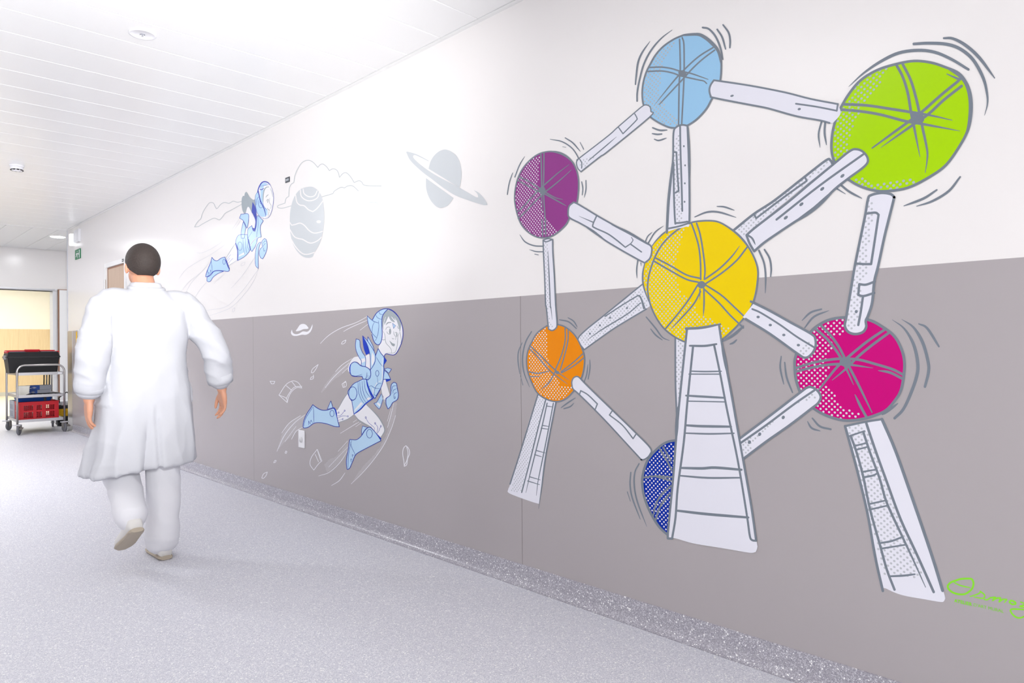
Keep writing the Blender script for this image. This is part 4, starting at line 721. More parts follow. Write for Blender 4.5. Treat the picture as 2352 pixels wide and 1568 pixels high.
# ------------------------------------------------------------------ doors in the mural wall
M_SIGN = mat('door_plate_dark', (70, 72, 78), .4)
for i, (a, b) in enumerate(DOORS):
    d = empty('door_%d' % (i+1), (WALL_X, (a+b)/2, 0)); struct(d); w = b-a
    for nm, q in (('frame_jamb', (w/2, w/2+FR, 0, DOOR_H+FR)), ('frame_jamb', (-w/2-FR, -w/2, 0, DOOR_H+FR)), ('frame_head', (-w/2, w/2, DOOR_H, DOOR_H+FR))):
        box(nm, -.012, .215, q[0], q[1], q[2], q[3], M_TRIM, d, .002)
    leaf = box('door_leaf', .012, .052, -w/2+.004, w/2-.004, .008, DOOR_H-.006, M_DOORWOOD, d, .001)
    box('edge_strip', .008, .0125, -w/2+.002, w/2-.002, DOOR_H-.018, DOOR_H-.002, M_BROWN, d); box('edge_strip', .008, .0125, w/2-.014, w/2-.002, .008, DOOR_H-.004, M_BROWN, d)
    box('room_side', .2, .215, -w/2, w/2, 0, DOOR_H, M_TRIM, d)
    for z in (.25, 1.92):
        bm = bmesh.new(); add_box(bm, -.016, -.011, w/2+.002, w/2+.05, z-.06, z+.06, .001); add_tube(bm, [(-.02, w/2, z-.055), (-.02, w/2, z+.055)], .009, 10); bm_obj('hinge', bm, M_STEEL, d)
    bm = bmesh.new(); add_tube(bm, [(.012, -w/2+.06, 1.03), (-.045, -w/2+.06, 1.03), (-.05, -w/2+.07, 1.03), (-.05, -w/2+.18, 1.03)], .009, 10); bm_obj('door_handle', bm, M_STEEL, leaf, True)
    pl = box('door_plate', -.016, -.012, -w/2+.005, -w/2+.06, DOOR_H+.012, DOOR_H+.044, M_SIGN, d); box('plate_text', -.0165, -.0158, -w/2+.012, -w/2+.053, DOOR_H+.024, DOOR_H+.03, M_WHITE, pl)
# white leaf with wooden edges folded back beside the far doorway, steel lined opening
d = empty('door_3', (OPX1, FAR_Y, 0)); struct(d)
fmat = mat('pale_grey_frame', (222, 224, 228), .4)
box('frame_jamb', -.005, .055, -.02, .21, 0, OPH+.03, fmat, d, .003); box('frame_head', OPX0-OPX1, .055, -.03, .21, OPH, OPH+.035, fmat, d, .003); box('frame_jamb', OPX0-OPX1-.05, OPX0-OPX1, -.02, .21, 0, OPH+.03, fmat, d, .003)
box('roller_rail', OPX0-OPX1, .02, -.055, -.028, OPH+.012, OPH+.03, M_STEEL, d)
box('door_leaf', .082, .95, -.06, -.01, .01, OPH+.02, M_TRIM, d); box('edge_strip', .068, .082, -.062, -.008, .01, OPH+.02, M_BROWN, d); box('edge_strip', .068, .95, -.063, -.008, OPH+.02, OPH+.03, M_BROWN, d)

# ------------------------------------------------------------------ wall fittings
so = empty('wall_socket', (WALL_X-.001, 4.543, .5)); tag(so, 'white single power socket on the grey panel under the raised boot', 'socket')
box('cover_plate', -.009, 0, -.042, .042, -.062, .062, M_WHITE, so, .003)
lathe('socket_well', [(.021, -.0005), (.019, -.0045), (0, -.0045)], mat('socket_inner', (214, 214, 216), .5), so, c=(-.009, 0, -.005), n=20, axis='X')
for dy, dz in ((.0095, -.005), (-.0095, -.005), (0, .006)): lathe('pin_hole', [(.0028, 0), (0, 0)], M_BLACK, so, c=(-.0096, dy, dz), n=8, axis='X')
# small dark plate above the banded planet
p = empty('wall_label', (WALL_X, 4.737, 2.37)); tag(p, 'tiny dark name plate on the white wall above the banded planet', 'label')
box('plate', -.004, 0, -.033, .033, -.019, .019, mat('plate_charcoal', (62, 66, 74), .4), p, .001); box('inlay', -.0045, -.0038, -.022, .024, -.008, .008, mat('plate_silver', (168, 174, 180), .4), p)
# emergency lamp box on the wall and the green exit sign below it
e = empty('emergency_light', (WALL_X, 10.76, 2.65)); tag(e, 'lit white emergency light box projecting from the wall above the exit sign', 'emergency light')
box('wall_mount', -.03, 0, -.12, .14, -.07, .1, M_WHITE, e, .004); box('bracket', -.036, -.028, .0, .13, -.05, .05, M_WHITE, e, .002)
box('light_box', -.068, -.002, .145, .22, -.1, .06, mat('lit_acrylic', (250, 252, 255), .4, emit=.6), e, .008)
x = empty('exit_sign', (WALL_X, 10.785, 2.422)); tag(x, 'green running man exit sign on the wall near the corridor corner', 'sign')
GREEN = mat('exit_green', (32, 128, 84), .5); box('panel', -.008, 0, -.14, .14, -.066, .066, GREEN, x, .001)
def flat(name, pts, m, parent, xx=-.009):
    bm = bmesh.new(); f = bm.faces.new([bm.verts.new((xx, -a*.9, b*.52)) for a, b in pts]); f.normal_update()
    if f.normal.x > 0: f.normal_flip()
    bmesh.ops.triangulate(bm, faces=bm.faces); return bm_obj(name, bm, m, parent)
flat('door_symbol', [(.085, -.11), (.125, -.11), (.125, .1), (.085, .1)], M_WHITE, x); flat('arrow', [(.015, -.012), (.045, -.012), (.045, -.04), (.078, 0), (.045, .04), (.045, .012), (.015, .012)], M_WHITE, x, -.0095)
flat('running_man', [(-.055, .03), (-.02, .045), (.0, .02), (.02, .0), (.012, -.012), (-.012, .0), (-.02, -.02), (.0, -.05), (-.005, -.105), (-.025, -.105), (-.022, -.055), (-.045, -.03), (-.065, -.055), (-.11, -.065), (-.11, -.048), (-.075, -.038), (-.055, .0), (-.07, .01), (-.09, -.01), (-.1, .0), (-.075, .03)], M_WHITE, x)
lathe('man_head', [(.0095, -.001), (.0095, 0), (0, 0)], M_WHITE, x, c=(-.0095, .016, .037), n=14, axis='X')
n = empty('notice_sheet', (WALL_X-.001, 10.66, .95)); tag(n, 'white instruction sheet with yellow and blue boxes on the grey panel near the corner', 'notice')
box('sheet', -.003, 0, -.13, .16, 0, .45, M_WHITE, n)
for c, q in (((240, 226, 120), (.02, .12, .31, .4)), ((190, 205, 235), (.02, .12, .12, .2)), ((150, 155, 165), (.05, .09, .26, .275)), ((150, 155, 165), (.05, .09, .05, .07))): box('printed_box', -.0036, -.0028, *q, mat('print_%d_%d' % (c[0], c[2]), c, .6), n)
y = tag(box('yellow_tag', -.006, 0, -.022, .022, -.075, .075, mat('yellow_card', (250, 200, 40), .5), None, .002), 'small yellow oval tag left of the instruction sheet', 'tag'); y.location = (WALL_X-.001, 10.885, 1.3)
c = empty('card_reader', (2.08, RY-.012, 1.13)); tag(c, 'small black card reader on the maple wall of the far room', 'card reader')
box('housing', -.04, .04, -.03, 0, -.1, .1, M_BLACK, c, .006); box('status_light', -.03, .03, -.033, -.029, .07, .085, mat('led_green', (70, 235, 90), .4, emit=2), c)

# ------------------------------------------------------------------ ceiling fittings
s = empty('smoke_detector', (1.19, 7.59, H)); tag(s, 'white smoke detector with dark slots on the far ceiling', 'smoke detector')
lathe('base', [(.056, 0), (.058, -.006), (.054, -.016), (0, -.016)], M_WHITE, s, n=28)
lathe('dome', [(.05, -.016), (.049, -.036), (.04, -.05), (.02, -.054), (0, -.054)], M_WHITE, s, n=28)
for k in range(10):
    a = k*math.pi/5; ob = box('slot', -.011, .011, -.003, .003, -.007, .007, M_BLACK, s); ob.location = (.0445*math.sin(a), -.0445*math.cos(a), -.043); ob.rotation_euler = (-.6, 0, a)
t = empty('ceiling_sounder', (1.17, 3.96, H)); tag(t, 'flat white round ceiling disc with a grey centre lens', 'ceiling disc')
lathe('rim', [(.066, 0), (.066, -.004), (.06, -.007), (.054, -.004), (0, -.004)], M_WHITE, t, n=36)
lathe('lens', [(.013, -.004), (.011, -.009), (.004, -.011), (0, -.011)], mat('lens_grey', (130, 132, 140), .3), t, n=16)
for k in range(6):
    a = k*math.pi/3; ob = box('lens_rib', -.0012, .0012, .004, .012, -.0115, -.009, M_WHITE, t); ob.rotation_euler = (0, 0, a)

# ------------------------------------------------------------------ service trolley and what stands on it
TX0, TX1, TY0, TY1 = 1.745, 2.285, 11.2, 11.98
SH = (.185, .515, .815); TR = .0125; HZ = .925
tr = empty('service_trolley', ((TX0+TX1)/2, (TY0+TY1)/2, 0)); tag(tr, 'stainless steel three-shelf service trolley at the end of the corridor', 'trolley')
cx, cy = (TX0+TX1)/2, (TY0+TY1)/2; hw, hl = (TX1-TX0)/2, (TY1-TY0)/2
for yy in (-hl, hl):
    rb = .09
    pts = [(-hw, yy, .13), (-hw, yy, HZ-rb)] + [tuple(p) for p in arc_pts((-hw+rb, yy, HZ-rb), rb, math.pi, math.pi/2, 8)] + [tuple(p) for p in arc_pts((hw-rb, yy, HZ-rb), rb, math.pi/2, 0, 8)] + [(hw, yy, .13)]
    tube('hoop_frame', pts, TR, M_CHROME, tr, 12)
for z in SH:
    bm = bmesh.new(); add_box(bm, -hw+.012, hw-.012, -hl+.004, hl-.004, z-.002, z+.002)
    for q in ((-hw+.012, hw-.012, -hl, -hl+.006), (-hw+.012, hw-.012, hl-.006, hl), (-hw+.008, -hw+.014, -hl, hl), (hw-.014, hw-.008, -hl, hl)): add_box(bm, *q, z-.026, z+.012)
    bm_obj('shelf', bm, M_STEEL, tr)
box('shelf_label', hw-.075, hw-.03, -hl-.0015, -hl, SH[2]-.018, SH[2]+.004, M_WHITE, tr)
M_RUB = mat('grey_rubber', (112, 112, 118), .6); M_FORK = mat('zinc_fork', (150, 145, 140), .4, metal=.8)
for sx, sy, rot in ((-1, -1, .5), (1, -1, -.25), (-1, 1, .7), (1, 1, .2)):
    c0 = Vector((sx*hw, sy*hl, 0)); dx, dy = math.sin(rot)*.03, math.cos(rot)*.03
    wh = lathe('caster_wheel', [(.028, -.014), (.052, -.013), (.06, -.007), (.06, .007), (.052, .013), (.028, .014), (.0, .016)], M_RUB, tr, n=24, axis='X'); wh.location = c0+Vector((dx, -dy, .06)); wh.rotation_euler = (0, 0, -rot)
    bm = bmesh.new(); add_box(bm, -.024, -.018, -.02, .03, -.01, .055, .002); add_box(bm, .018, .024, -.02, .03, -.01, .055, .002); add_box(bm, -.024, .024, -.02, .03, .05, .062, .002)
    fk = bm_obj('caster_fork', bm, M_FORK, tr); fk.location = c0+Vector((dx, -dy, .065)); fk.rotation_euler = (0, 0, -rot)
    lathe('bumper_disc', [(.0, .126), (.05, .126), (.054, .131), (.05, .137), (.014, .139), (.0, .139)], mat('bumper_grey', (205, 205, 212), .5), tr, c=(c0.x, c0.y, 0), n=20)
    if sy < 0:
        bk = box('brake_lever', -.02, .02, -.05, 0, -.006, .004, M_FORK, tr, .002); bk.location = c0+Vector((dx+.03, -dy-.02, .1)); bk.rotation_euler = (.4, 0, -rot)
def on_trolley(name, x, y, z, label, cat, rz=0): t = empty(name, (x, y, z), rz); return tag(t, label, cat)
# toolbox
tb = on_trolley('toolbox', 1.965, 11.52, SH[2]+.0025, 'long black plastic toolbox with red carrying handle on the top shelf', 'toolbox', .03)
def taper_box(bm, w0, d0, w1, d1, z0, z1, bevel=.01):
    rings = []
    for w, d_, z in ((w0, d0, z0), (w1, d1, z1)):
        b = bevel; rings.append([Vector((sx*(w/2-(b if k else 0)), sy*(d_/2-(0 if k else b)), z)) for sx, sy, k in ((-1,-1,0),(-1,-1,1),(1,-1,1),(1,-1,0),(1,1,0),(1,1,1),(-1,1,1),(-1,1,0))])
    loft(bm, rings)
    bmesh.ops.recalc_face_normals(bm, faces=bm.faces)
bm = bmesh.new(); taper_box(bm, .55, .24, .6, .28, 0, .215); bm_obj('body', bm, M_BLACK, tb)
bm = bmesh.new(); taper_box(bm, .625, .3, .62, .295, .208, .225); bm_obj('rim', bm, M_BLACK, tb)
bm = bmesh.new(); taper_box(bm, .61, .29, .58, .24, .225, .285); bm_obj('lid', bm, M_BLACK, tb)
for xx in (-.18, 0, .18): box('latch_rib', xx-.055, xx+.055, -.152, -.146, .196, .208, M_BLACK, tb, .002)
for xx in (-.185, .185): box('lid_tray', xx-.09, xx+.09, -.1, .1, .284, .292, mat('tray_grey', (120, 122, 130), .4), tb, .002)
M_RED = mat('red_plastic', (196, 22, 42), .4)
bm = bmesh.new(); add_box(bm, -.295, .295, .08, .115, .282, .31, .008); bm_obj('red_rim', bm, M_RED, tb)
bm = bmesh.new()
for q in ((-.3, -.275, -.11, .1), (.275, .3, -.11, .1)): add_box(bm, *q, .27, .298, .006)
bm_obj('red_end_cap', bm, M_RED, tb)
tube('carry_handle', [(-.09, -.02, .288), (-.085, -.02, .31), (.085, -.02, .31), (.09, -.02, .288)], .011, M_RED, tb)
for sx in (-1, 1):
    bm = bmesh.new(); add_box(bm, sx*.31-.012, sx*.31+.012, -.05, .05, .185, .24, .004); bm_obj('side_latch', bm, mat('latch_grey', (150, 152, 156), .35, metal=.6) if sx < 0 else M_BLACK, tb)
# middle shelf
w = on_trolley('translucent_box', 1.835, 11.36, SH[1]+.0025, 'frosted white plastic box on the middle trolley shelf', 'box')
MW = mat('frosted_plastic', (238, 236, 226), .5); bm = bmesh.new(); taper_box(bm, .125, .1, .14, .12, 0, .12, .006); bm_obj('body', bm, MW, w); bm = bmesh.new(); taper_box(bm, .148, .128, .146, .126, .118, .126, .006); bm_obj('lid', bm, MW, w)
M_BLUEC = mat('blue_carton', (34, 72, 150), .5); M_GREYC = mat('grey_carton', (152, 155, 164), .5)
for i, z in enumerate((.0, .062)):
    cb = on_trolley('carton', 2.03+.008*i, 11.5-.01*i, SH[1]+.0025+z, ('lower blue and grey carton on the middle trolley shelf', 'upper blue and grey carton stacked on the middle trolley shelf')[i], 'carton', .04*i)
    box('blue_end', -.135, -.02+.015*i, -.08, .08, 0, .06, M_BLUEC, cb, .001); box('grey_end', -.02+.015*i, .135, -.08, .08, 0, .06, M_GREYC, cb, .001)
    bm = bmesh.new(); f = bm.faces.new([bm.verts.new(v) for v in ((-.1, -.0806, .03), (-.07, -.0806, .018), (-.04, -.0806, .03), (-.07, -.0806, .042))]); bm_obj('logo_diamond', bm, M_GREYC, cb); box('seam', -.135, -.1, -.0808, -.0795, .02, .026, M_WHITE, cb)
rag = bmesh.new(); random.seed(3); nx, ny = 14, 5
vs = [[rag.verts.new((-.2+.4*i/(nx-1), -.05+.1*j/(ny-1), .006+random.random()*.016*(1 if 0 < i < nx-1 else .3))) for j in range(ny)] for i in range(nx)]
for i in range(nx-1):
    for j in range(ny-1): rag.faces.new((vs[i][j], vs[i+1][j], vs[i+1][j+1], vs[i][j+1]))
o = bm_obj('cloth', rag, M_BLACK, None, True); o.location = (2.06, 11.3, SH[1]+.003); tag(o, 'crumpled black cloth along the front of the middle shelf', 'cloth')
sm = o.modifiers.new('thick', 'SOLIDIFY'); sm.thickness = .006
# bottom shelf: red crate with grid windows, blue tray, grey crate
cr_ = on_trolley('plastic_crate', 2.0, 11.4, SH[0]+.0025, 'red plastic crate with grid windows on the bottom trolley shelf', 'crate')
M_CRATE = mat('crate_red', (190, 18, 34), .42); CW, CD, CH = .225, .15, .24
bm = bmesh.new()
def crate_side(bm, p0, p1, win):
    p0, p1 = Vector(p0), Vector(p1); d_ = (p1-p0); L_ = d_.length; d_.normalize(); nrm = Vector((d_.y, -d_.x, 0))*.003
    def strip(u0, u1, z0, z1):
        a = p0+d_*u0; b = p0+d_*u1; v = [bm.verts.new(q) for q in (a-nrm+Vector((0,0,z0)), b-nrm+Vector((0,0,z0)), b+nrm+Vector((0,0,z0)), a+nrm+Vector((0,0,z0)), a-nrm+Vector((0,0,z1)), b-nrm+Vector((0,0,z1)), b+nrm+Vector((0,0,z1)), a+nrm+Vector((0,0,z1)))]
        for q in ((3,2,1,0),(4,5,6,7),(0,1,5,4),(1,2,6,5),(2,3,7,6),(3,0,4,7)): bm.faces.new([v[k] for k in q])
    for z0, z1 in ((0, .025), (.1, .125), (.19, CH)): strip(0, L_, z0, z1)
    u = 0
    for a, b in win+[(L_, L_)]:
        for z0, z1 in ((.025, .1), (.125, .19)): 
            if a > u: strip(u, a, z0, z1)
        u = b
    for a, b in win:
        nn = max(2, int((b-a)/.018))
        for k in range(1, nn):
            x_ = a+(b-a)*k/nn
            for z0, z1 in ((.025, .1), (.125, .19)): strip(x_-.0022, x_+.0022, z0, z1)
        for z0, z1 in ((.025, .1), (.125, .19)):
            for k in (1, 2, 3): strip(a, b, z0+(z1-z0)*k/4-.002, z0+(z1-z0)*k/4+.002)
crate_side(bm, (-CW, -CD, 0), (CW, -CD, 0), [(.05, .155), (.195, .255), (.3, .4)]); crate_side(bm, (CW, CD, 0), (-CW, CD, 0), [(.05, .155), (.195, .255), (.3, .4)])
crate_side(bm, (-CW, CD, 0), (-CW, -CD, 0), [(.05, .25)]); crate_side(bm, (CW, -CD, 0), (CW, CD, 0), [(.05, .25)])
bm_obj('side_walls', bm, M_CRATE, cr_); box('crate_floor', -CW, CW, -CD, CD, 0, .006, M_CRATE, cr_)
bm = bmesh.new()
for q in ((-CW-.008, CW+.008, -CD-.008, -CD+.002), (-CW-.008, CW+.008, CD-.002, CD+.008), (-CW-.008, -CW+.002, -CD, CD), (CW-.002, CW+.008, -CD, CD)): add_box(bm, *q, CH-.012, CH)
bm_obj('crate_rim', bm, M_CRATE, cr_)
bt_ = on_trolley('storage_tray', 1.96, 11.42, SH[0]+CH+.003, 'blue plastic tray resting on the red crate', 'tray'); M_TRAY = mat('tray_blue', (20, 66, 140), .45)
bm = bmesh.new(); taper_box(bm, .36, .22, .4, .26, 0, .05, .01); bm_obj('body', bm, M_TRAY, bt_); box('clip', .1, .13, -.135, -.12, .005, .05, M_BLACK, bt_, .002)
gc = on_trolley('plastic_crate', 1.93, 11.76, SH[0]+.0025, 'grey slotted crate behind the red crate on the bottom shelf', 'crate')
CW, CD, CH = .16, .15, .24; bm = bmesh.new()
crate_side(bm, (-CW, -CD, 0), (CW, -CD, 0), [(.04, .28)]); crate_side(bm, (CW, CD, 0), (-CW, CD, 0), [(.04, .28)]); crate_side(bm, (-CW, CD, 0), (-CW, -CD, 0), [(.04, .26)]); crate_side(bm, (CW, -CD, 0), (CW, CD, 0), [(.04, .26)])
bm_obj('side_walls', bm, mat('crate_grey', (176, 180, 190), .45), gc); box('crate_floor', -CW, CW, -CD, CD, 0, .006, MATS['crate_grey'], gc)
# cables hanging off the far side of the top shelf
for i, (dx, c, lb) in enumerate(((0, M_BLACK, 'black cable hanging nearest the trolley rear post'), (.035, mat('cable_grey', (120, 124, 134), .5), 'grey cable hanging between two black cables'), (.07, M_BLACK, 'black cable hanging at the trolley right side'))):
    x0 = 2.2+dx*.95; pts = [Vector((x0, 11.9, SH[2]+.02)), Vector((x0, 12.0, SH[2]+.03)), Vector((x0+.003, 12.03, SH[2]-.05)), Vector((x0-.003, 12.03, .62)), Vector((x0+.003, 12.05, .5-.1*i)), Vector((x0+.008, 12.07, .58)), Vector((x0+.007, 12.07, .78))]
    P_ = smooth([tuple(p) for p in pts], n=6); o = tube('hanging_cable', P_, .007, c, None, 8); tag(o, lb, 'cable', 'cables hanging from the trolley')
# black and yellow work bag on the floor behind the trolley
wb = empty('work_bag', (2.49, 12.06, 0)); tag(wb, 'black work bag with yellow side panel standing behind the trolley', 'bag')
def blob(name, prof, m, parent, sx, sy, n=20, wob=.0):
    bm = bmesh.new(); rings = []
    for r, z in prof:
        rings.append([Vector((math.copysign(abs(math.cos(a))**.6, math.cos(a))*r*sx*(1+wob*math.sin(3*a+z*20)), math.copysign(abs(math.sin(a))**.6, math.sin(a))*r*sy*(1+wob*math.cos(2*a+z*14)), z)) for a in (2*math.pi*k/n for k in range(n))])
    loft(bm, rings); bmesh.ops.recalc_face_normals(bm, faces=bm.faces); return bm_obj(name, bm, m, parent, True)
blob('body', [(.75, .0), (.98, .02), (1, .12), (.97, .24), (.9, .31)], M_BLACK, wb, .14, .12, wob=.03); blob('yellow_panel', [(.7, .14), (1.0, .15), (1.0, .25), (.7, .262)], mat('bag_yellow', (232, 180, 24), .6), wb, .137, .137, wob=.02)
blob('white_lining', [(.92, .305), (.95, .34), (.8, .37), (.5, .36), (.2, .345)], M_WHITE, wb, .135, .115, wob=.08); tube('bag_strap', smooth([(-.1, -.06, .31), (-.12, -.1, .42), (-.02, -.1, .5), (.06, -.08, .42), (.1, -.05, .31)], n=5), .008, M_BLACK, wb, 8)

# ------------------------------------------------------------------ the man in white walking away down the corridor
man = empty('person', (1.225, 4.1, 0)); tag(man, 'person in white coat and white trousers walking away beside the mural wall', 'person')
M_SKIN = mat('skin', (206, 150, 122), .5, .35, noise=.05, scale=8)
M_HAIR2 = mat('dark_brown_hair', (58, 50, 47), .6, .3, noise=.3, scale=120, bump=.35, bscale=220)
M_COAT = mat('white_cotton_coat', (198, 199, 205), .85, .1, bump=.15, bscale=14); M_TROU = mat('white_cotton_trousers', (238, 238, 243), .85, .12, bump=.15, bscale=14)
M_SHOE = mat('white_leather_shoe', (232, 230, 226), .5); M_SOLE = mat('tan_sole', (186, 174, 156), .6)
def curve_pts(pts, rad, n=6):
    q = smooth([tuple(p)+(r,) for p, r in zip(pts, rad)], n=n, ang=170); return [Vector(p[:3]) for p in q], [p[3] for p in q]
def limb(bm, pts, rad, n=16, k=6):
    P_, R_ = curve_pts(pts, rad, k)
    d0 = (P_[0]-P_[1]).normalized(); d1 = (P_[-1]-P_[-2]).normalized()
    pre = [(P_[0]+d0*R_[0]*math.sin(a), R_[0]*math.cos(a)) for a in (1.5, 1.1, .6)]; post = [(P_[-1]+d1*R_[-1]*math.sin(a), R_[-1]*math.cos(a)) for a in (.6, 1.1, 1.5)]
    allp = [p for p, _ in pre]+P_+[p for p, _ in post]; allr = [r for _, r in pre]+R_+[r for _, r in post]
    add_tube(bm, allp, allr, n)
def ellipsoid(bm, c, r, seg=24, rings=16, rot=None):
    g = bmesh.ops.create_uvsphere(bm, u_segments=seg, v_segments=rings, radius=1)
    for v in g['verts']:
        co = Vector((v.co.x*r[0], v.co.y*r[1], v.co.z*r[2]))
        if rot: co = rot @ co
        v.co = co+Vector(c)
def fuse(name, bm, voxel, it, m, parent, fac=.5):
    """one continuous skin over the built-up forms"""
    bmesh.ops.recalc_face_normals(bm, faces=bm.faces); o = bm_obj(name, bm, None, None)
    r = o.modifiers.new('r', 'REMESH'); r.mode = 'VOXEL'; r.voxel_size = voxel; r.adaptivity = 0
    s = o.modifiers.new('s', 'SMOOTH'); s.iterations = it; s.factor = fac
    dg = bpy.context.evaluated_depsgraph_get(); me = bpy.data.meshes.new_from_object(o.evaluated_get(dg)); old = o.data
    bpy.data.objects.remove(o); bpy.data.meshes.remove(old); me.name = name; me.materials.clear()
    for p in me.polygons: p.use_smooth = True
    return link(name, me, m, parent)
from mathutils import noise
def crumple(o, f):
    """cloth folds pushed along the normals"""
    ns = [v.normal.copy() for v in o.data.vertices]
    for v, n in zip(o.data.vertices, ns): v.co += n*f(v.co)
    o.data.update()
def ridge(p): return 1-2*abs(noise.noise(p))
# joints (x right, y ahead, z up, from the point under the pelvis)
SHO = {-1: Vector((-.185, 0, 1.395)), 1: Vector((.185, 0, 1.395))}
ELB = {-1: Vector((-.275, -.05, 1.12)), 1: Vector((.345, -.055, 1.135))}
WRI = {-1: Vector((-.275, .02, .885)), 1: Vector((.405, .0, .905))}
HIP = {-1: Vector((-.09, 0, .9)), 1: Vector((.09, 0, .9))}
KNE = {-1: Vector((-.115, .1, .51)), 1: Vector((.085, .02, .485))}
ANK = {-1: Vector((-.135, -.2, .27)), 1: Vector((.062, -.03, .085))}
TOE = {-1: Vector((-.135, -.0965, .15)), 1: Vector((.07, .13, .03))}
HEAD = Vector((-.012, .035, 1.6))
bm = bmesh.new()
ellipsoid(bm, HEAD+Vector((0, -.012, .022)), (.076, .094, .092)); ellipsoid(bm, HEAD+Vector((0, .03, -.045)), (.058, .066, .066)); ellipsoid(bm, HEAD+Vector((0, .05, -.03)), (.05, .05, .075))
limb(bm, [(0, .0, 1.36), (-.004, .008, 1.46), HEAD+Vector((0, 0, -.06))], [.07, .058, .056])
limb(bm, [HEAD+Vector((0, .088, .012)), HEAD+Vector((0, .108, -.02)), HEAD+Vector((0, .104, -.032))], [.008, .013, .013], 10)   # nose
for s in (-1, 1): ellipsoid(bm, HEAD+Vector((s*.078, -.004, -.012)), (.011, .02, .032), 12, 10, Matrix.Rotation(s*.35, 3, 'Z'))   # ears
for s in (-1, 1): limb(bm, [HEAD+Vector((s*.018, .088, .03)), HEAD+Vector((s*.045, .076, .028))], [.01, .008], 8)              # brows
limb(bm, [HEAD+Vector((-.02, .085, -.062)), HEAD+Vector((0, .093, -.064)), HEAD+Vector((.02, .085, -.062))], [.006, .008, .006], 8)  # lips
tor = [(.9, .155, .11), (1.0, .15, .105), (1.12, .145, .1), (1.26, .165, .105), (1.36, .17, .1), (1.42, .12, .075)]
loft(bm, [[Vector((a*math.cos(t), b*math.sin(t), z)) for t in (2*math.pi*k/24 for k in range(24))] for z, a, b in tor]); ellipsoid(bm, (0, -.01, .9), (.16, .12, .1))
for s in (-1, 1):
    limb(bm, [SHO[s]*.92+Vector((0, 0, .1)), SHO[s], (SHO[s]+ELB[s])/2, ELB[s], (ELB[s]*.6+WRI[s]*.4), WRI[s]], [.05, .058, .046, .04, .039, .027])
    limb(bm, [HIP[s], (HIP[s]+KNE[s])/2, KNE[s], KNE[s]*.65+ANK[s]*.35+Vector((0, -.015, 0)), ANK[s]], [.085, .072, .055, .052, .036])
    limb(bm, [ANK[s]+Vector((0, -.02, -.02)), (ANK[s]+TOE[s])/2, TOE[s]], [.034, .034, .026])
    # hand: palm, four fingers of different length, thumb off the palm's front edge
    D_ = (WRI[s]-ELB[s]).normalized(); D_ = (D_*.75+Vector((0, .05, -.65))).normalized(); side = Vector((0, 1, 0)); side = (side-D_*side.dot(D_)).normalized(); inw = D_.cross(side).normalized()
    if inw.x*s > 0: inw = -inw
    w0 = WRI[s]
    for yo, l0 in ((.026, .09), (.009, .094), (-.009, .091), (-.026, .084)):
        limb(bm, [w0+side*yo*.55, w0+D_*.045+side*yo*.95, w0+D_*l0+side*yo], [.017, .0165, .0125], 10, 4)
    for yo, l0, fl in ((.029, .088, .07), (.0095, .093, .078), (-.0105, .09, .072), (-.029, .082, .058)):
        b = w0+D_*l0+side*yo
        limb(bm, [b, b+D_*fl*.42+inw*.004+side*yo*.12, b+D_*fl*.76+inw*.018+side*yo*.14, b+D_*fl*.97+inw*.036+side*yo*.12], [.0094, .0086, .0079, .0068], 10, 4)
    b = w0+D_*.028+side*.022
    limb(bm, [b, b+D_*.03+side*.026+inw*.008, b+D_*.062+side*.034+inw*.016, b+D_*.088+side*.032+inw*.024], [.014, .0118, .0104, .008], 10, 4)
body = fuse('body', bm, .0046, 5, M_SKIN, man)
# face details
for s in (-1, 1):
    bm = bmesh.new(); ellipsoid(bm, HEAD+Vector((s*.031, .078, .008)), (.013, .011, .009), 14, 10); e_ = bm_obj('eye', bm, mat('eye_white', (236, 234, 230), .3), man, True)
    bm = bmesh.new(); ellipsoid(bm, HEAD+Vector((s*.031, .0868, .008)), (.0052, .003, .0055), 12, 8); bm_obj('iris', bm, mat('iris_brown', (70, 45, 30), .3), e_, True)
bm = bmesh.new(); limb(bm, [HEAD+Vector((-.02, .0915, -.063)), HEAD+Vector((0, .1, -.0645)), HEAD+Vector((.02, .0915, -.063))], [.002, .0035, .002], 8, 4); bm_obj('mouth', bm, mat('lip', (170, 96, 88), .5), man, True)
# hair: short, dark, cropped at the nape and around the ears
bm = bmesh.new(); ellipsoid(bm, HEAD+Vector((0, -.016, .026)), (.0835, .101, .1), 96, 72)
kill = []
for v in bm.verts:
    p = v.co-HEAD; edge = -.052 if p.y < -.06 else (-.052+(p.y+.06)*1.0)
    if p.y > .05: edge = max(edge, .062+(p.y-.05)*.25)
    if p.z < edge: kill.append(v)
bmesh.ops.delete(bm, geom=kill, context='VERTS')
hr = bm_obj('hair', bm, M_HAIR2, man, True); sd = hr.modifiers.new('thick', 'SOLIDIFY'); sd.thickness = .012; sd.offset = -.6
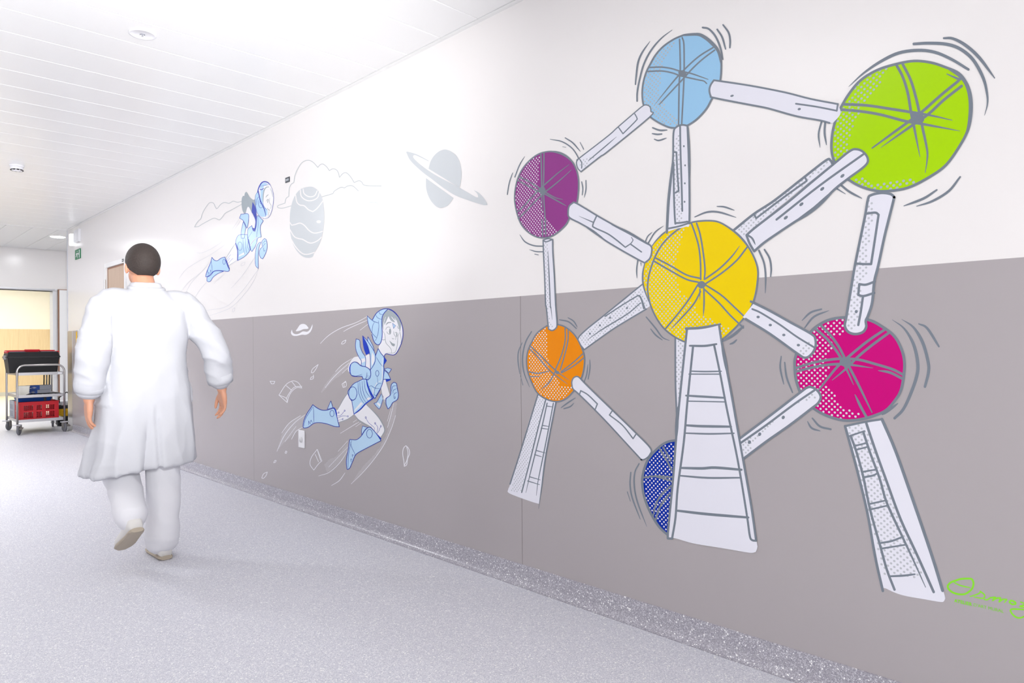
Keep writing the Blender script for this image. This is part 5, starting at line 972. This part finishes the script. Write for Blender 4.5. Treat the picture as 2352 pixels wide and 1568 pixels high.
# coat
bm = bmesh.new()
rings = [(.535, .265, .215, -.045, -.03), (.62, .255, .2, -.03, -.02), (.75, .238, .182, -.015, -.012), (.9, .218, .165, -.005, -.006), (1.02, .203, .152, 0, 0), (1.12, .196, .145, 0, 0), (1.25, .206, .14, 0, 0), (1.35, .205, .128, 0, 0), (1.415, .165, .108, 0, 0), (1.45, .11, .088, 0, .002), (1.475, .078, .078, -.002, .004), (1.505, .073, .074, -.004, .006)]
def ringpt(z, a, b, ox, oy, t):
    k = max(0, (1.0-z)/.45); fold = 1+.045*k*math.sin(5*t+.6)+.03*k*math.sin(9*t+1.5)
    c, s = math.cos(t), math.sin(t); x_, y_ = a*math.copysign(abs(c)**.86, c)*fold, b*math.copysign(abs(s)**.86, s)*fold
    zz = z-(.05*k*max(0, -c)*.9 if z < .8 else 0)          # hem drops on the swinging side
    v = abs((t-1.5*math.pi+.12))                            # vent: a narrow fold at the centre of the back
    if z < .8 and v < .09: y_ += .03*(1-v/.09)*min(1, (.8-z)/.1)
    return Vector((x_+ox, y_+oy, zz))
NR = 96
dense = []
for (A0, B0) in zip(rings, rings[1:]):
    for k in range(4): dense.append(tuple(p+(q-p)*k/4 for p, q in zip(A0, B0)))
dense.append(rings[-1])
loft(bm, [[ringpt(*r_, 2*math.pi*k/NR) for k in range(NR)] for r_ in dense])
for s in (-1, 1):
    cuff = ELB[s]*.33+WRI[s]*.67
    limb(bm, [SHO[s]*.6+Vector((0, 0, .55)), SHO[s]+Vector((0, 0, -.02)), (SHO[s]+ELB[s])/2+Vector((s*.005, 0, 0)), ELB[s]+Vector((0, -.008, 0)), ELB[s]*.6+WRI[s]*.4+Vector((0, -.004, 0)), cuff], [.085, .086, .079, .072, .069, .066], 18)
coat = fuse('coat', bm, .0085, 5, M_COAT, man)
def coat_fold(p):
    low = max(0, min(1, (1.05-p.z)/.4)); arm = 1 if abs(p.x) > .2 and p.z > .85 else 0
    d = .011*low*ridge(Vector((p.x*9, p.y*9, p.z*1.6+3)))+.005*ridge(Vector((p.x*7+p.z*4, p.y*5, p.z*6-p.x*5)))
    d += .008*arm*ridge(Vector((p.x*6, p.y*6+5, p.z*15+p.x*8)))
    if p.y < -.03 and p.z < .86: d -= .016*math.exp(-((p.x+.01)/.012)**2)*min(1, (.86-p.z)/.08)   # back vent
    return d
crumple(coat, coat_fold)
for s in (-1, 1):   # turned cuffs
    c0 = ELB[s]*.42+WRI[s]*.58; c1 = ELB[s]*.2+WRI[s]*.8; bm = bmesh.new(); add_tube(bm, [c0, (c0+c1)/2, c1], [.0715, .073, .07], 24); bm_obj('cuff', bm, M_COAT, coat, True)
bm = bmesh.new(); cp = [Vector((.082*math.cos(a), .083*math.sin(a)+.004, 1.478+.012*math.sin(a))) for a in (math.radians(d) for d in range(140, 401, 10))]; add_tube(bm, cp, .0135, 8); bm_obj('collar', bm, M_COAT, coat, True)
# trousers
bm = bmesh.new(); ellipsoid(bm, (0, -.01, .9), (.178, .142, .13))
for s, r_ in ((1, (.105, .1, .088, .083, .08, .082)), (-1, (.105, .098, .086, .08, .077, .075))):
    a0 = ANK[s]+(KNE[s]-ANK[s]).normalized()*(.022 if s > 0 else .035)
    limb(bm, [HIP[s], HIP[s]*.6+KNE[s]*.4+Vector((0, .005, 0)), KNE[s], KNE[s]*.65+a0*.35+Vector((0, -.012, 0)), KNE[s]*.3+a0*.7+Vector((0, -.01, 0)), a0], r_, 18)
tro = fuse('trousers', bm, .009, 5, M_TROU, man)
crumple(tro, lambda p: .007*ridge(Vector((p.x*8, p.y*8, p.z*7+p.x*4)))+.006*max(0, (.3-p.z)/.3)*ridge(Vector((p.x*6, p.y*6, p.z*22))))
# shoes
for s in (-1, 1):
    f_ = (TOE[s]-ANK[s]); fwd = Vector((0, 1, 0)) if s > 0 else Vector((0, .86, -.51)); up = Vector((0, 0, 1)) if s > 0 else Vector((0, .51, .86))
    org = Vector((ANK[s].x+.004, ANK[s].y-.055, 0)) if s > 0 else ANK[s]-up*.082-fwd*.055
    prof = [(0, .026, .06, .0), (.012, .034, .082, 0), (.03, .037, .092, 0), (.08, .037, .086, 0), (.14, .042, .07, .003), (.2, .047, .055, .006), (.24, .042, .045, .008), (.265, .024, .03, .008)]
    def ring(u, hw_, hh, xo, z0, z1):
        out = []
        for k in range(16):
            a = 2*math.pi*k/16; c, si = math.cos(a), math.sin(a); out.append(org+fwd*u+Vector((1, 0, 0))*(s*xo+hw_*math.copysign(abs(c)**.7, c))+up*((z0+z1)/2+(z1-z0)/2*math.copysign(abs(si)**.7, si)))
        return out
    bm = bmesh.new(); loft(bm, [ring(u, w_, h_, xo, .012, h_) for u, w_, h_, xo in prof]); bmesh.ops.recalc_face_normals(bm, faces=bm.faces); so_ = bm_obj('shoe', bm, M_SHOE, man, True)
    bm = bmesh.new(); loft(bm, [ring(-.003+u*1.02, w_+.002, h_, xo, .001, .024) for u, w_, h_, xo in prof]); bmesh.ops.recalc_face_normals(bm, faces=bm.faces); bm_obj('sole', bm, M_SOLE, so_)
